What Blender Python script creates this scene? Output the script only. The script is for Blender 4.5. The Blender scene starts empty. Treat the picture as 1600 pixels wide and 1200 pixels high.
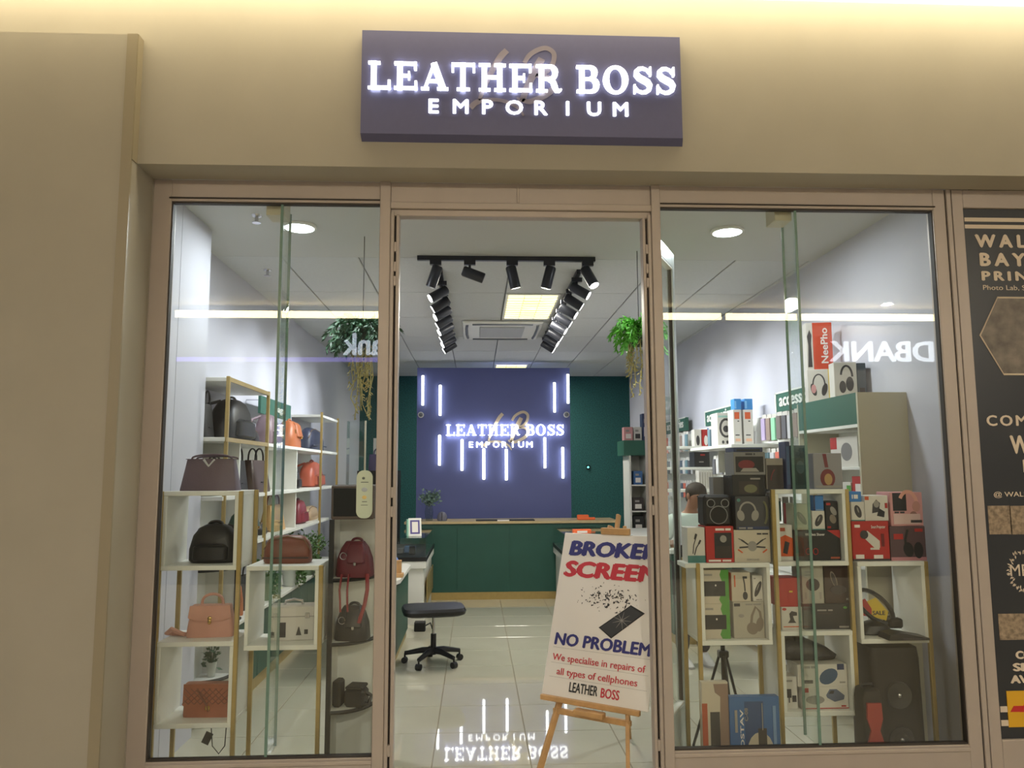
import bpy, bmesh, math, random
from mathutils import Vector, Matrix
random.seed(7)
SC = bpy.context.scene
COL = SC.collection
R = math.radians
PI = math.pi

# ------------------------------------------------------------------ camera
CAM_H, CAM_D, FOC = 1.7, 4.1, 1200.0
def cam_axes(p=6.5, y=2.7, r=0.25):
    p, y, r = R(p), R(y), R(r)
    f = Vector((math.sin(y)*math.cos(p), math.cos(y)*math.cos(p), math.sin(p)))
    rt = Vector((math.cos(y), -math.sin(y), 0)); up = rt.cross(f)
    return rt*math.cos(r)-up*math.sin(r), up*math.cos(r)+rt*math.sin(r), f
RT, UP, FW = cam_axes()
CPOS = Vector((0, -CAM_D, CAM_H))
cd = bpy.data.cameras.new('camera'); cam = bpy.data.objects.new('camera', cd); COL.objects.link(cam)
cd.sensor_width = 36; cd.lens = 36*FOC/1600; cd.clip_end = 100
M3 = Matrix((RT, UP, -FW)).transposed(); cam.matrix_world = Matrix.Translation(CPOS) @ M3.to_4x4()
SC.camera = cam
def ray(x, y): return FW + RT*((x-800)/FOC) - UP*((y-600)/FOC)
def W(x, y, Y):            # photo point -> place, on the upright plane at depth Y
    d = ray(x, y); return CPOS + d*((Y-CPOS.y)/d.y)
def WX(x, y, X):
    d = ray(x, y); return CPOS + d*((X-CPOS.x)/d.x)
def WZ(x, y, Z):
    d = ray(x, y); return CPOS + d*((Z-CPOS.z)/d.z)

# ------------------------------------------------------------------ world, view
wd = bpy.data.worlds.new('world'); SC.world = wd; wd.use_nodes = True
wd.node_tree.nodes['Background'].inputs[0].default_value = (0.9, 0.88, 0.82, 1)
wd.node_tree.nodes['Background'].inputs[1].default_value = 0.0
vs = SC.view_settings; vs.view_transform = 'Standard'; vs.look = 'None'; vs.gamma = 1; vs.use_curve_mapping = False
vs.exposure = 0.35; MALL_W = 150
def area(name, loc, size, power, col, rot=(0,0,0), sy=None):
    l = bpy.data.lights.new(name, 'AREA'); l.energy = power; l.color = col
    l.shape = 'RECTANGLE'; l.size = size; l.size_y = sy or size
    o = bpy.data.objects.new(name, l); COL.objects.link(o); o.location = loc; o.rotation_euler = rot; return o
# ceiling downlights across the mall, behind the camera: only one is mirrored in the electronics window, the others are assumed lamps added unseen
MALL_DOWN = [(-5.5, -7.55), (.5, -7.55), (6.54, -7.55)]
for x, y in MALL_DOWN: area('mall_downlight_offscreen', (x, y, 4.315), .13, MALL_W, (1.0, .95, .84))
# the two round window downlights and the recessed ceiling panels of the shop
DOWN = [(-1.21, 1.07), (1.764, 1.07)]
for x, y in DOWN: area('downlight_lamp', (x, y, 3.345), .16, 17, (.93, .98, 1.0))
PANELS = [(.545, 3.61), (.56, 8.3)]
for x, y in PANELS: area('panel_lamp', (x, y, 3.355), .5, 60, (1.0, .96, .84), sy=1.1)

# ------------------------------------------------------------------ materials
MATS = {}
def mat(name, col=(.8,.8,.8), rough=.5, metal=0, emit=None, es=1, noise=0, nscale=30, bump=0, bscale=200, spec=.5, alpha=None):
    if name in MATS: return MATS[name]
    m = bpy.data.materials.new(name); m.use_nodes = True; nt = m.node_tree; b = nt.nodes['Principled BSDF']
    c = tuple(col)+(1,)
    b.inputs['Base Color'].default_value = c; b.inputs['Roughness'].default_value = rough
    b.inputs['Metallic'].default_value = metal; b.inputs['Specular IOR Level'].default_value = spec
    if emit:
        b.inputs['Emission Color'].default_value = tuple(emit)+(1,); b.inputs['Emission Strength'].default_value = es
    if noise or bump:
        tc = nt.nodes.new('ShaderNodeTexCoord')
    if noise:
        n = nt.nodes.new('ShaderNodeTexNoise'); n.inputs['Scale'].default_value = nscale; n.inputs['Detail'].default_value = 4
        nt.links.new(tc.outputs['Object'], n.inputs['Vector'])
        rp = nt.nodes.new('ShaderNodeValToRGB'); lo = tuple(max(0, v*(1-noise)) for v in col); hi = tuple(min(1, v*(1+noise)) for v in col)
        rp.color_ramp.elements[0].color = lo+(1,); rp.color_ramp.elements[1].color = hi+(1,)
        rp.color_ramp.elements[0].position = .3; rp.color_ramp.elements[1].position = .7
        nt.links.new(n.outputs['Fac'], rp.inputs['Fac']); nt.links.new(rp.outputs['Color'], b.inputs['Base Color'])
    if bump:
        n2 = nt.nodes.new('ShaderNodeTexNoise'); n2.inputs['Scale'].default_value = bscale; n2.inputs['Detail'].default_value = 3
        nt.links.new(tc.outputs['Object'], n2.inputs['Vector'])
        bp = nt.nodes.new('ShaderNodeBump'); bp.inputs['Strength'].default_value = bump; bp.inputs['Distance'].default_value = .004
        nt.links.new(n2.outputs['Fac'], bp.inputs['Height']); nt.links.new(bp.outputs['Normal'], b.inputs['Normal'])
    MATS[name] = m; return m
def glass_mat(name, tint, ior=1.5, extra=.8):
    if name in MATS: return MATS[name]
    m = bpy.data.materials.new(name); m.use_nodes = True; nt = m.node_tree; nt.nodes.clear()
    o = nt.nodes.new('ShaderNodeOutputMaterial'); t = nt.nodes.new('ShaderNodeBsdfTransparent'); g = nt.nodes.new('ShaderNodeBsdfGlossy')
    lw = nt.nodes.new('ShaderNodeLayerWeight'); lw.inputs['Blend'].default_value = .5; mx = nt.nodes.new('ShaderNodeMixShader')
    pw = nt.nodes.new('ShaderNodeMath'); pw.operation = 'POWER'; pw.inputs[1].default_value = 5
    f0 = ((ior-1)/(ior+1))**2
    ma = nt.nodes.new('ShaderNodeMath'); ma.operation = 'MULTIPLY_ADD'; ma.inputs[1].default_value = (1-f0)*extra; ma.inputs[2].default_value = f0
    t.inputs['Color'].default_value = tuple(tint)+(1,); g.inputs['Roughness'].default_value = 0.0
    g.inputs['Color'].default_value = (1, 1, 1, 1)
    nt.links.new(lw.outputs['Facing'], pw.inputs[0]); nt.links.new(pw.outputs[0], ma.inputs[0]); nt.links.new(ma.outputs[0], mx.inputs[0])
    nt.links.new(t.outputs[0], mx.inputs[1]); nt.links.new(g.outputs[0], mx.inputs[2])
    nt.links.new(mx.outputs[0], o.inputs['Surface']); MATS[name] = m; return m
def C3(r, g, b):       # photo-like 0..255 colour -> linear
    f = lambda v: (v/255/12.92) if v <= 10 else ((v/255+.055)/1.055)**2.4
    return (f(r), f(g), f(b))
WALLP = mat('mall_paint', C3(158, 153, 142), .75, noise=.03, nscale=3)
WALLG = WALLP
ALU = mat('anodised_frame', C3(172, 162, 156), .42, .15, noise=.02, nscale=8)
ALUD = mat('frame_groove', C3(50, 44, 42), .6)
ALUS = mat('door_leaf_aluminium', C3(190, 200, 200), .3, .5)
GLASS = glass_mat('window_glass', (.965, .985, .975))
GLASSD = glass_mat('door_glass', (.965, .985, .975), 1.4, .3)
GLASSC = glass_mat('display_glass', (.95, .98, .97), 1.35)
GLASSE = mat('glass_edge', C3(104, 134, 124), .25, 0, noise=.05)
WHITE = mat('white_board', C3(226, 226, 220), .45, noise=.015, nscale=6)
WALLI = mat('shop_wall_paint', C3(194, 194, 204), .7, noise=.02, nscale=2)
CEILM = mat('ceiling_tile', C3(196, 198, 198), .85, noise=.03, nscale=40)
CEILP = mat('ceiling_plaster', C3(192, 193, 190), .85)
CEILJ = mat('ceiling_joint', C3(120, 122, 124), .8)
GOLD = mat('brushed_gold', C3(184, 160, 104), .38, .55, noise=.05, nscale=20)
GREEN = mat('green_laminate', C3(36, 82, 72), .45, noise=.05, nscale=4)
GREENS = mat('green_sign_board', C3(44, 96, 80), .5)
NAVY = mat('navy_panel', C3(98, 106, 162), .55, noise=.03, nscale=2)
BLACK = mat('black_plastic', C3(34, 34, 36), .4)
BLACKM = mat('black_matte', C3(26, 26, 28), .7)
BLKL = mat('black_leather', C3(30, 30, 32), .42, bump=.3, bscale=120)
CHROME = mat('chrome', C3(200, 200, 205), .18, 1)
EMW = mat('white_letter_light', (1, 1, 1), .5, emit=(.93, .96, 1.0), es=2.6)
EMT = mat('led_tube_light', (1, 1, 1), .5, emit=(.95, 1.0, 1.0), es=5.0)
EMSIGN = mat('fascia_letter_light', (1, 1, 1), .5, emit=(.94, .96, 1.0), es=1.7)
WOOD = mat('pine_wood', C3(196, 154, 104), .55, noise=.14, nscale=12)
WOODL = mat('light_oak_edge', C3(188, 168, 128), .5, noise=.08, nscale=12)
CREAM = mat('cream_panel', C3(186, 180, 158), .5)
PAPER = mat('poster_board', C3(232, 226, 220), .35)

# ------------------------------------------------------------------ mesh builder
class MB:
    def __init__(s): s.v = []; s.f = []
    def add(s, vs_, fs):
        n = len(s.v); s.v += [tuple(v) for v in vs_]; s.f += [tuple(i+n for i in f) for f in fs]; return s
    def box(s, x0, x1, y0, y1, z0, z1, M=None):
        vs_ = [Vector((x, y, z)) for x in (x0, x1) for y in (y0, y1) for z in (z0, z1)]
        if M: vs_ = [M @ v for v in vs_]
        return s.add(vs_, [(0,1,3,2),(4,6,7,5),(0,4,5,1),(2,3,7,6),(0,2,6,4),(1,5,7,3)])
    def cbox(s, x0, x1, y0, y1, z0, z1, c=.004, M=None):   # box with chamfered edges
        bm = bmesh.new(); bmesh.ops.create_cube(bm, size=1)
        for v in bm.verts: v.co = Vector(((x0+x1)/2+v.co.x*(x1-x0), (y0+y1)/2+v.co.y*(y1-y0), (z0+z1)/2+v.co.z*(z1-z0)))
        bmesh.ops.bevel(bm, geom=list(bm.edges), offset=c, segments=1, affect='EDGES')
        bm.verts.index_update()
        vs_ = [v.co.copy() for v in bm.verts]; fs = [tuple(v.index for v in f.verts) for f in bm.faces]; bm.free()
        if M: vs_ = [M @ v for v in vs_]
        return s.add(vs_, fs)
    def prism(s, pts, h0, h1, axis='y', M=None):           # outline extruded along an axis
        n = len(pts)
        def P(a, b, h): return Vector((a, h, b)) if axis == 'y' else (Vector((a, b, h)) if axis == 'z' else Vector((h, a, b)))
        vs_ = [P(a, b, h0) for a, b in pts]+[P(a, b, h1) for a, b in pts]
        if M: vs_ = [M @ v for v in vs_]
        return s.add(vs_, [tuple(range(n)), tuple(range(2*n-1, n-1, -1))]+[(i, i+n, (i+1) % n+n, (i+1) % n) for i in range(n)])
    def tube(s, pts, r, n=8, closed=False, cap=True):
        pts = [Vector(p) for p in pts]; m = len(pts); rs = r if isinstance(r, (list, tuple)) else [r]*m
        vs_ = []; up = Vector((0, 0, 1)); last = None
        for i, p in enumerate(pts):
            a = pts[(i-1) % m] if (i > 0 or closed) else p; b = pts[(i+1) % m] if (i < m-1 or closed) else p
            t = (b-a).normalized()
            if last is None:
                x = t.cross(up)
                if x.length < .05: x = t.cross(Vector((0, 1, 0)))
            else: x = last-t*last.dot(t)
            x.normalize(); y = t.cross(x); last = x
            for k in range(n):
                an = 2*PI*k/n; vs_.append(p+(x*math.cos(an)+y*math.sin(an))*rs[i])
        fs = []
        for i in range(m if closed else m-1):
            j = (i+1) % m
            for k in range(n): fs.append((i*n+k, i*n+(k+1) % n, j*n+(k+1) % n, j*n+k))
        if cap and not closed: fs += [tuple(range(n-1, -1, -1)), tuple((m-1)*n+k for k in range(n))]
        return s.add(vs_, fs)
    def cyl(s, p0, p1, r, n=16): return s.tube([p0, p1], r if isinstance(r, (list, tuple)) else [r, r], n)
    def lathe(s, prof, n=20, c=(0, 0, 0)):
        vs_ = []; m = len(prof)
        for r, z in prof:
            for k in range(n): vs_.append((c[0]+r*math.cos(2*PI*k/n), c[1]+r*math.sin(2*PI*k/n), c[2]+z))
        fs = [(i*n+k, i*n+(k+1) % n, (i+1)*n+(k+1) % n, (i+1)*n+k) for i in range(m-1) for k in range(n)]
        fs += [tuple(range(n-1, -1, -1)), tuple((m-1)*n+k for k in range(n))]
        return s.add(vs_, fs)
    def loft(s, secs, n=24, e=3.0):   # stacked superellipse sections (z, halfwidth, halfdepth, yoff, xoff)
        vs_ = []
        for sec in secs:
            z, a, b = sec[:3]; yo = sec[3] if len(sec) > 3 else 0; xo = sec[4] if len(sec) > 4 else 0
            for k in range(n):
                t = 2*PI*k/n; c, q = math.cos(t), math.sin(t)
                vs_.append((xo+a*math.copysign(abs(c)**(2/e), c), yo+b*math.copysign(abs(q)**(2/e), q), z))
        m = len(secs)
        fs = [(i*n+k, i*n+(k+1) % n, (i+1)*n+(k+1) % n, (i+1)*n+k) for i in range(m-1) for k in range(n)]
        fs += [tuple(range(n-1, -1, -1)), tuple((m-1)*n+k for k in range(n))]
        return s.add(vs_, fs)
    def ell(s, c, rx, ry, rz, n=14, m=8):
        prof = [(math.sin(PI*i/m), -math.cos(PI*i/m)) for i in range(m+1)]
        vs_ = []
        for a, z in prof:
            for k in range(n): vs_.append((c[0]+rx*max(a, .02)*math.cos(2*PI*k/n), c[1]+ry*max(a, .02)*math.sin(2*PI*k/n), c[2]+rz*z))
        fs = [(i*n+k, i*n+(k+1) % n, (i+1)*n+(k+1) % n, (i+1)*n+k) for i in range(m) for k in range(n)]
        fs += [tuple(range(n-1, -1, -1)), tuple(m*n+k for k in range(n))]
        return s.add(vs_, fs)
    def ribbon(s, pts, ws, y0, y1):    # brush stroke in the XZ plane, extruded along y
        P = [Vector((a, b)) for a, b in pts]; m = len(P); L = []; Rr = []
        for i, p in enumerate(P):
            t = (P[min(i+1, m-1)]-P[max(i-1, 0)]).normalized(); nn = Vector((-t.y, t.x)); w = (ws[i] if isinstance(ws, (list, tuple)) else ws)/2
            L.append(p+nn*w); Rr.append(p-nn*w)
        for i in range(m-1):
            q = [L[i], L[i+1], Rr[i+1], Rr[i]]
            s.prism([(a.x, a.y) for a in q], y0, y1)
        return s
    def build(s, name, m, parent=None, smooth=False, M=None):
        me = bpy.data.meshes.new(name); vv = s.v if M is None else [tuple(M @ Vector(v)) for v in s.v]
        me.from_pydata(vv, [], s.f); me.update()
        bm = bmesh.new(); bm.from_mesh(me); bmesh.ops.recalc_face_normals(bm, faces=bm.faces); bm.to_mesh(me); bm.free()
        if m is not None: me.materials.append(m)
        if smooth:
            me.polygons.foreach_set('use_smooth', [True]*len(me.polygons))
            me.set_sharp_from_angle(angle=R(40))
        o = bpy.data.objects.new(name, me); COL.objects.link(o)
        if parent: o.parent = parent
        return o
def tag(o, label, cat, group=None, kind=None):
    if label: o['label'] = label
    if cat: o['category'] = cat
    if group: o['group'] = group
    if kind: o['kind'] = kind
    return o
def struct(o): o['kind'] = 'structure'; return o
def stuff(o): o['kind'] = 'stuff'; return o
def thing(name, label, cat, loc=(0, 0, 0), rz=0, group=None):
    o = bpy.data.objects.new(name, None); COL.objects.link(o); o.empty_display_size = .05
    o.location = loc; o.rotation_euler = (0, 0, rz); return tag(o, label, cat, group)
def dup(root, loc=None, rz=None, label=None):
    r = root.copy(); COL.objects.link(r)
    if loc is not None: r.location = loc
    if rz is not None: r.rotation_euler = (0, 0, rz)
    if label: r['label'] = label
    for ch in list(root.children):
        c = ch.copy(); COL.objects.link(c); c.parent = r
        for g in list(ch.children):
            d = g.copy(); COL.objects.link(d); d.parent = c
    return r
_txt = {}
def text_mesh(s, size=1, bold=0.0, shear=0.0, ext=.002, align='LEFT', space=1.0):
    key = (s, size, bold, shear, ext, align, space)
    if key in _txt: return _txt[key]
    cu = bpy.data.curves.new('txt', 'FONT'); cu.body = s; cu.size = size; cu.shear = shear
    cu.extrude = ext; cu.align_x = align; cu.space_character = space; cu.resolution_u = 3
    ob = bpy.data.objects.new('txt', cu); COL.objects.link(ob); bpy.context.view_layer.update()
    dg = bpy.context.evaluated_depsgraph_get(); me = bpy.data.meshes.new_from_object(ob.evaluated_get(dg))
    COL.objects.unlink(ob); bpy.data.objects.remove(ob); bpy.data.curves.remove(cu)
    me.materials.clear()
    if bold:          # heavier weight: the outline repeated a hair to each side
        vs0 = [tuple(v.co) for v in me.vertices]; fs0 = [tuple(p.vertices) for p in me.polygons]; V, Fc = [], []
        for dx, dy, dz in ((0, 0, 0), (bold, 0, 1), (-bold, 0, 2), (0, bold*.7, 3), (0, -bold*.7, 4)):
            n = len(V); V += [(x+dx, y+dy, z+dz*.00015) for x, y, z in vs0]; Fc += [tuple(i+n for i in f) for f in fs0]
        m2 = bpy.data.meshes.new('txt'); m2.from_pydata(V, [], Fc); m2.update(); bpy.data.meshes.remove(me); me = m2
    _txt[key] = me; return me
def text(name, s, m, parent, loc, rot=(PI/2, 0, 0), **k):     # upright lettering facing -Y by default
    wid = k.pop('width', None); hei = k.pop('height', None)
    me = text_mesh(s, **k).copy(); me.materials.append(m)
    xs = [v.co.x for v in me.vertices]; ys = [v.co.y for v in me.vertices]
    if wid:
        f = wid/(max(xs)-min(xs))
        for v in me.vertices: v.co.x *= f
    if hei:
        f = hei/(max(ys)-min(ys))
        for v in me.vertices: v.co.y *= f
    o = bpy.data.objects.new(name, me); COL.objects.link(o); o.location = loc; o.rotation_euler = rot
    if parent: o.parent = parent
    return o
# slab-serif capitals for the shop name, drawn stroke by stroke
def arc(cx, cy, rx, ry, a0, a1, n=10): return [(cx+rx*math.cos(R(a0+(a1-a0)*i/n)), cy+ry*math.sin(R(a0+(a1-a0)*i/n))) for i in range(n+1)]
def glyph(mb, ch, x, h, y0, y1):
    def bx(a, b, c, d): mb.prism([(x+a*h, c*h+0), (x+b*h, c*h), (x+b*h, d*h), (x+a*h, d*h)], y0, y1)
    def rb(pts, ws): mb.ribbon([(x+a*h, b*h) for a, b in pts], [w*h for w in ws] if isinstance(ws, list) else ws*h, y0, y1)
    S, T, F_ = .19, .08, .075
    def stem(a, lo=0, hi=1): bx(a, a+S, lo, hi)
    def ser(a, b, top=True, bot=True):
        if bot: bx(a, b, 0, F_)
        if top: bx(a, b, 1-F_, 1)
    if ch == 'L': stem(.1); ser(0, .42); bx(.3, .78, 0, .095); bx(.69, .78, 0, .32); return .84*h
    if ch == 'E':
        stem(.1); bx(0, .8, 0, .09); bx(0, .78, .91, 1); bx(.3, .55, .46, .545); bx(.48, .55, .36, .65); bx(.71, .8, 0, .3); bx(.69, .78, .72, 1); return .87*h
    if ch == 'A':
        rb([(.13, .03), (.45, .98)], .09); rb([(.44, .98), (.77, .03)], .22); bx(.25, .62, .28, .36); bx(0, .28, 0, F_); bx(.56, .95, 0, F_); return .97*h
    if ch == 'T': stem(.32); bx(.2, .66, 0, F_); bx(.02, .84, .91, 1); bx(.02, .1, .68, 1); bx(.76, .84, .68, 1); return .9*h
    if ch == 'H':
        stem(.1); stem(.64); ser(0, .41); ser(.54, .95); bx(.3, .65, .46, .55); return 1.0*h
    if ch == 'R':
        stem(.1); ser(0, .41); bx(.3, .5, .91, 1); bx(.3, .5, .45, .53)
        rb(arc(.48, .725, .2, .235, 90, -90), [.09, .11, .15, .18, .2, .21, .2, .18, .15, .11, .09])
        rb([(.42, .48), (.58, .42), (.66, .2), (.72, .06), (.82, .04), (.9, .1)], [.1, .18, .2, .16, .09, .05]); return .95*h
    if ch == 'B':
        stem(.1); bx(0, .5, 0, .085); bx(0, .48, .915, 1); bx(.3, .52, .475, .55)
        rb(arc(.46, .745, .19, .215, 90, -90), [.085, .11, .15, .18, .2, .21, .2, .18, .15, .11, .085])
        rb(arc(.49, .28, .22, .235, 90, -90), [.085, .11, .16, .19, .21, .22, .21, .19, .16, .11, .085]); return .87*h
    if ch == 'O':
        n = 28; o = [(.46+.45*math.cos(2*PI*i/n), .5+.52*math.sin(2*PI*i/n)) for i in range(n)]; q = [(.46+.235*math.cos(2*PI*i/n), .5+.44*math.sin(2*PI*i/n)) for i in range(n)]
        for i in range(n):
            j = (i+1) % n; mb.prism([(x+a*h, b*h) for a, b in (o[i], o[j], q[j], q[i])], y0, y1)
        return .98*h
    if ch == 'S':
        rb([(.6, .78), (.52, .9), (.38, .955), (.24, .93), (.15, .83), (.15, .71), (.24, .6), (.4, .51), (.55, .42), (.62, .3), (.59, .16), (.48, .07), (.34, .045), (.19, .1), (.1, .24)],
           [.06, .07, .085, .12, .16, .19, .2, .21, .2, .19, .16, .12, .085, .07, .06])
        bx(.61, .68, .67, 1.0); bx(.04, .11, 0, .33); return .77*h
    return .38*h
def serif_word(word, parent, m, x0, x1, z0, h, y0, y1, part='letter'):
    # each capital a raised letter of its own; word fitted between x0 and x1
    tot = 0
    for c in word: tot += glyph(MB(), c, 0, 1, 0, 1)
    k = (x1-x0)/tot; x = x0
    for c in word:
        b = MB(); adv = glyph(b, c, 0, 1, y0, y1)
        if b.v:
            b.v = [(v[0]*k*.93, v[1], v[2]*h) for v in b.v]; o = b.build(part, m, parent); o.location = (x, 0, z0)
        x += adv*k
def sans_word(word, parent, m, x0, x1, z0, h, y, bold=.02, part='letter'):
    n = len(word); pitch = (x1-x0)/(n-1+.75)
    for i, c in enumerate(word):
        me = text_mesh(c, size=1, bold=bold, ext=.004).copy(); me.materials.append(m)
        ys = [v.co.y for v in me.vertices]; xs = [v.co.x for v in me.vertices]; f = h/(max(ys)-min(ys))
        w = min((max(xs)-min(xs))*f*1.12, pitch*.8); fx = w/(max(xs)-min(xs)); mx = (min(xs)+max(xs))/2; my = min(ys)
        for v in me.vertices: v.co.x = (v.co.x-mx)*fx; v.co.y = (v.co.y-my)*f
        o = bpy.data.objects.new(part, me); COL.objects.link(o); o.parent = parent
        o.location = (x0+pitch*(i+.375), y, z0); o.rotation_euler = (PI/2, 0, 0)
def smooth(pts, ws, n=5):      # Catmull-Rom through the brush points
    P, Wd = [], []
    for i in range(len(pts)-1):
        p = [Vector(pts[max(0, min(len(pts)-1, i+j))]) for j in (-1, 0, 1, 2)]
        for k in range(n):
            t = k/n; q = .5*(2*p[1]+(p[2]-p[0])*t+(2*p[0]-5*p[1]+4*p[2]-p[3])*t*t+(3*p[1]-p[0]-3*p[2]+p[3])*t**3)
            P.append((q.x, q.y)); Wd.append(ws[i]+(ws[i+1]-ws[i])*t)
    return P+[tuple(pts[-1])], Wd+[ws[-1]]
def monogram(parent, m, cx, cz, s, y0, y1):       # brush-script initials behind the name
    def q(pts): return [(cx+(a-800)/540*s, cz-(b-620)/540*s) for a, b in pts]
    L = MB()
    L.ribbon(*smooth(q([(772, 470), (745, 500), (715, 550), (690, 600), (668, 650), (655, 690), (648, 706)]), [w*s for w in (.05, .055, .05, .045, .04, .03, .02)]), y0, y1)
    L.ribbon(*smooth(q([(610, 742), (640, 715), (690, 703), (745, 705), (795, 722), (828, 745), (845, 775)]), [w*s for w in (.05, .045, .03, .03, .03, .025, .012)]), y0, y1)
    L.build('script_letter', m, parent)
    B = MB()
    B.ribbon(*smooth(q([(928, 505), (905, 550), (880, 600), (858, 650), (838, 700), (815, 690)]), [w*s for w in (.06, .07, .06, .055, .045, .01)]), y0, y1)
    B.ribbon(*smooth(q([(850, 528), (872, 492), (910, 465), (950, 456), (982, 480), (978, 525), (950, 565), (905, 588), (955, 590), (985, 620), (965, 660), (920, 690), (872, 708), (838, 702)]),
             [w*s for w in (.035, .04, .04, .04, .04, .04, .04, .03, .03, .045, .05, .05, .045, .03)]), y0, y1)
    B.build('script_letter', m, parent)
# ================================================================== STRUCTURE
XL, XR, YB, HC = -2.03, 2.73, 9.4, 3.38
def sbox(name, m, *b, parent=None):
    o = MB().box(*b).build(name, m, parent)
    return o if parent else struct(o)
# mall side
sbox('wall_front', WALLP, -9, 9, -.21, -.001, 3.285, 4.255)
pier = sbox('wall_left_pier', WALLG, -9, -1.75, -.27, -.002, 0, 3.955)
BEAD = mat('corner_bead', C3(142, 133, 114), .45)
MB().box(-1.80, -1.748, -.275, -.262, 0, 3.957).build('corner_bead', BEAD, pier)
MB().box(-1.752, -1.745, -.27, -.21, 3.285, 3.957).build('corner_bead', BEAD, pier)
sbox('wall_left_return', WALLG, -9, -1.745, 0, .12, 0, 3.3)
sbox('wall_front_upper', WALLP, -9, 9, -.205, .12, 4.255, 4.75)
sbox('ceiling_mall', mat('mall_ceiling', C3(206, 198, 182), .8), -9, 9, -8.1, -.205, 4.35, 4.45)
sbox('floor_mall', mat('mall_floor', C3(196, 186, 166), .18, noise=.05, nscale=2), -9, 9, -8.4, -.02, -.06, -.002)
sbox('wall_opposite', mat('opposite_fascia', C3(92, 86, 82), .6), -9, 9, -8.4, -8.1, 0, 4.6)
sbox('wall_mall_left', WALLP, -9.1, -9, -8.4, 0, 0, 4.6)
sbox('wall_mall_right', WALLP, 9, 9.1, -8.4, 0, 0, 4.6)
# cove light along the shopfront wall and its twin across the mall
EMC = mat('cove_strip_light', (1, .9, .7), .5, emit=(1.0, .85, .55), es=6.0)
EMC2 = mat('opposite_cove_light', (1, .9, .7), .5, emit=(1.0, .80, .44), es=16.0)
c = thing('cove_light', 'long warm glowing ceiling cove light above the beige shopfront wall', 'cove light', (0, -.38, 4.30))
MB().box(-8.9, 8.9, -.14, .165, -.03, 0).build('diffuser', EMC, c)
MB().box(-8.9, 8.9, -.16, .165, 0, .05).build('housing', WHITE, c)
c = thing('cove_light_offscreen', 'warm light strip above the bank signs, mirrored in the shop glass', 'cove light', (0, -8.0, 4.2))
MB().box(-4.75, 4.0, -.02, .0, -.055, .055).build('diffuser', EMC2, c)
MB().box(4.08, 8.6, -.02, .0, -.055, .055).build('diffuser', EMC2, c)
MB().box(-8.8, 8.8, -.1, -.02, -.09, .09).build('housing', BLACKM, c)
EMP = mat('violet_strip_light', (.4, .3, 1), .5, emit=(.30, .22, 1.0), es=2.2)
c = thing('violet_strip_offscreen', 'thin violet light line under the bank sign, mirrored in the glass', 'light strip', (0, -8.0, 3.48))
MB().box(-4.7, -1.0, -.02, 0, -.04, .03).build('diffuser', EMP, c)
MB().box(-4.75, -.95, -.1, -.02, -.06, .06).build('housing', BLACKM, c)
EMB = mat('bank_letter_light', (1, 1, 1), .5, emit=(.72, .82, 1.0), es=4.0)
for word, xr, wid, hei, z, lab in (('Bank', -2.10, .86, .36, 3.56, 'white lit letters reading Bank on the opposite shop, seen in reflection'),
                              ('DBANK', 5.80, 1.76, .34, 3.475, 'white lit capital letters of the second bank sign, seen in reflection')):
    s = thing('bank_sign_offscreen', lab, 'sign', (xr, -8.0, z))
    MB().box(-.1, wid+.1, -.1, -.03, -.015, hei+.1).build('backboard', mat('bank_board', C3(70, 70, 84), .6), s)
    text('lettering', word, EMB, s, (wid, -.02, 0), (PI/2, 0, PI), size=.4, bold=.012, ext=.01, width=wid, height=hei)
for x, y in MALL_DOWN:
    p = thing('mall_downlight_offscreen', 'small round warm ceiling downlight across the mall, in a row with only one mirrored and the rest assumed', 'ceiling light', (x, y, 4.35), group='mall ceiling downlights')
    MB().lathe([(.085, 0), (.085, -.012), (.068, -.018), (.066, -.01)], 20).build('rim', WHITE, p, True)
    MB().lathe([(.066, -.006), (.066, -.014), (.03, -.017), (.002, -.018)], 20).build('diffuser', mat('mall_downlight_lens', (1, 1, 1), .5, emit=(1, .94, .8), es=16), p, True)
# shop shell
fl = sbox('floor', mat('tile_grout', C3(132, 122, 100), .7), XL-.1, XR+.1, 0, YB+.1, -.05, -.004)
TILE = mat('porcelain_tile', C3(188, 184, 166), .025, noise=.03, nscale=3, spec=.6)
P_ = .58
tm = MB().cbox(0, P_-.006, 0, P_-.006, -.012, 0, .002)
x0 = -.253-P_*4; first = None
for i in range(9):
    for j in range(17):
        xa = x0+i*P_; ya = -.005+j*P_+.02
        if xa > XR or ya > YB: continue
        if first is None: first = tm.build('tile', TILE, fl); t = first
        else: t = first.copy(); COL.objects.link(t); t.parent = fl
        t.location = (xa, ya, 0)
ce = sbox('ceiling', CEILJ, XL-.1, XR+.1, 1.84, YB+.1, HC+.012, HC+.06)
MB().box(XL-.1, XR+.1, .03, 1.84, HC, HC+.06).build('plaster_soffit', CEILP, ce)
cm = MB().cbox(0, .592, 0, 1.172, HC-.0, HC+.02, .004); first = None
skip = [(.285, 3.02), (.285, 7.74), (-.32, 4.2), (.285, 4.2)]
for i in range(9):
    for j in range(7):
        xa = -.32+.603*(i-3); ya = 1.844+1.18*j
        if xa > XR: continue
        if first is None: first = cm.build('ceiling_tile', CEILM, ce); t = first
        else: t = first.copy(); COL.objects.link(t); t.parent = ce
        t.location = (xa, ya, 0)
wl = sbox('wall_left', WALLI, XL-.12, XL, .12, YB, 0, HC)
pil = sbox('wall_left_pilaster', WALLI, XL, -1.85, .12, 1.19, 0, HC)
for a, b in ((.12, .661), (.667, 1.19)): MB().box(-1.85, -1.84, a, b, 0, HC).build('cladding_panel', WALLI, pil)      # open joint between the two panels
wr = sbox('wall_right', WALLI, XR, XR+.12, .071, YB, 0, HC)
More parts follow.
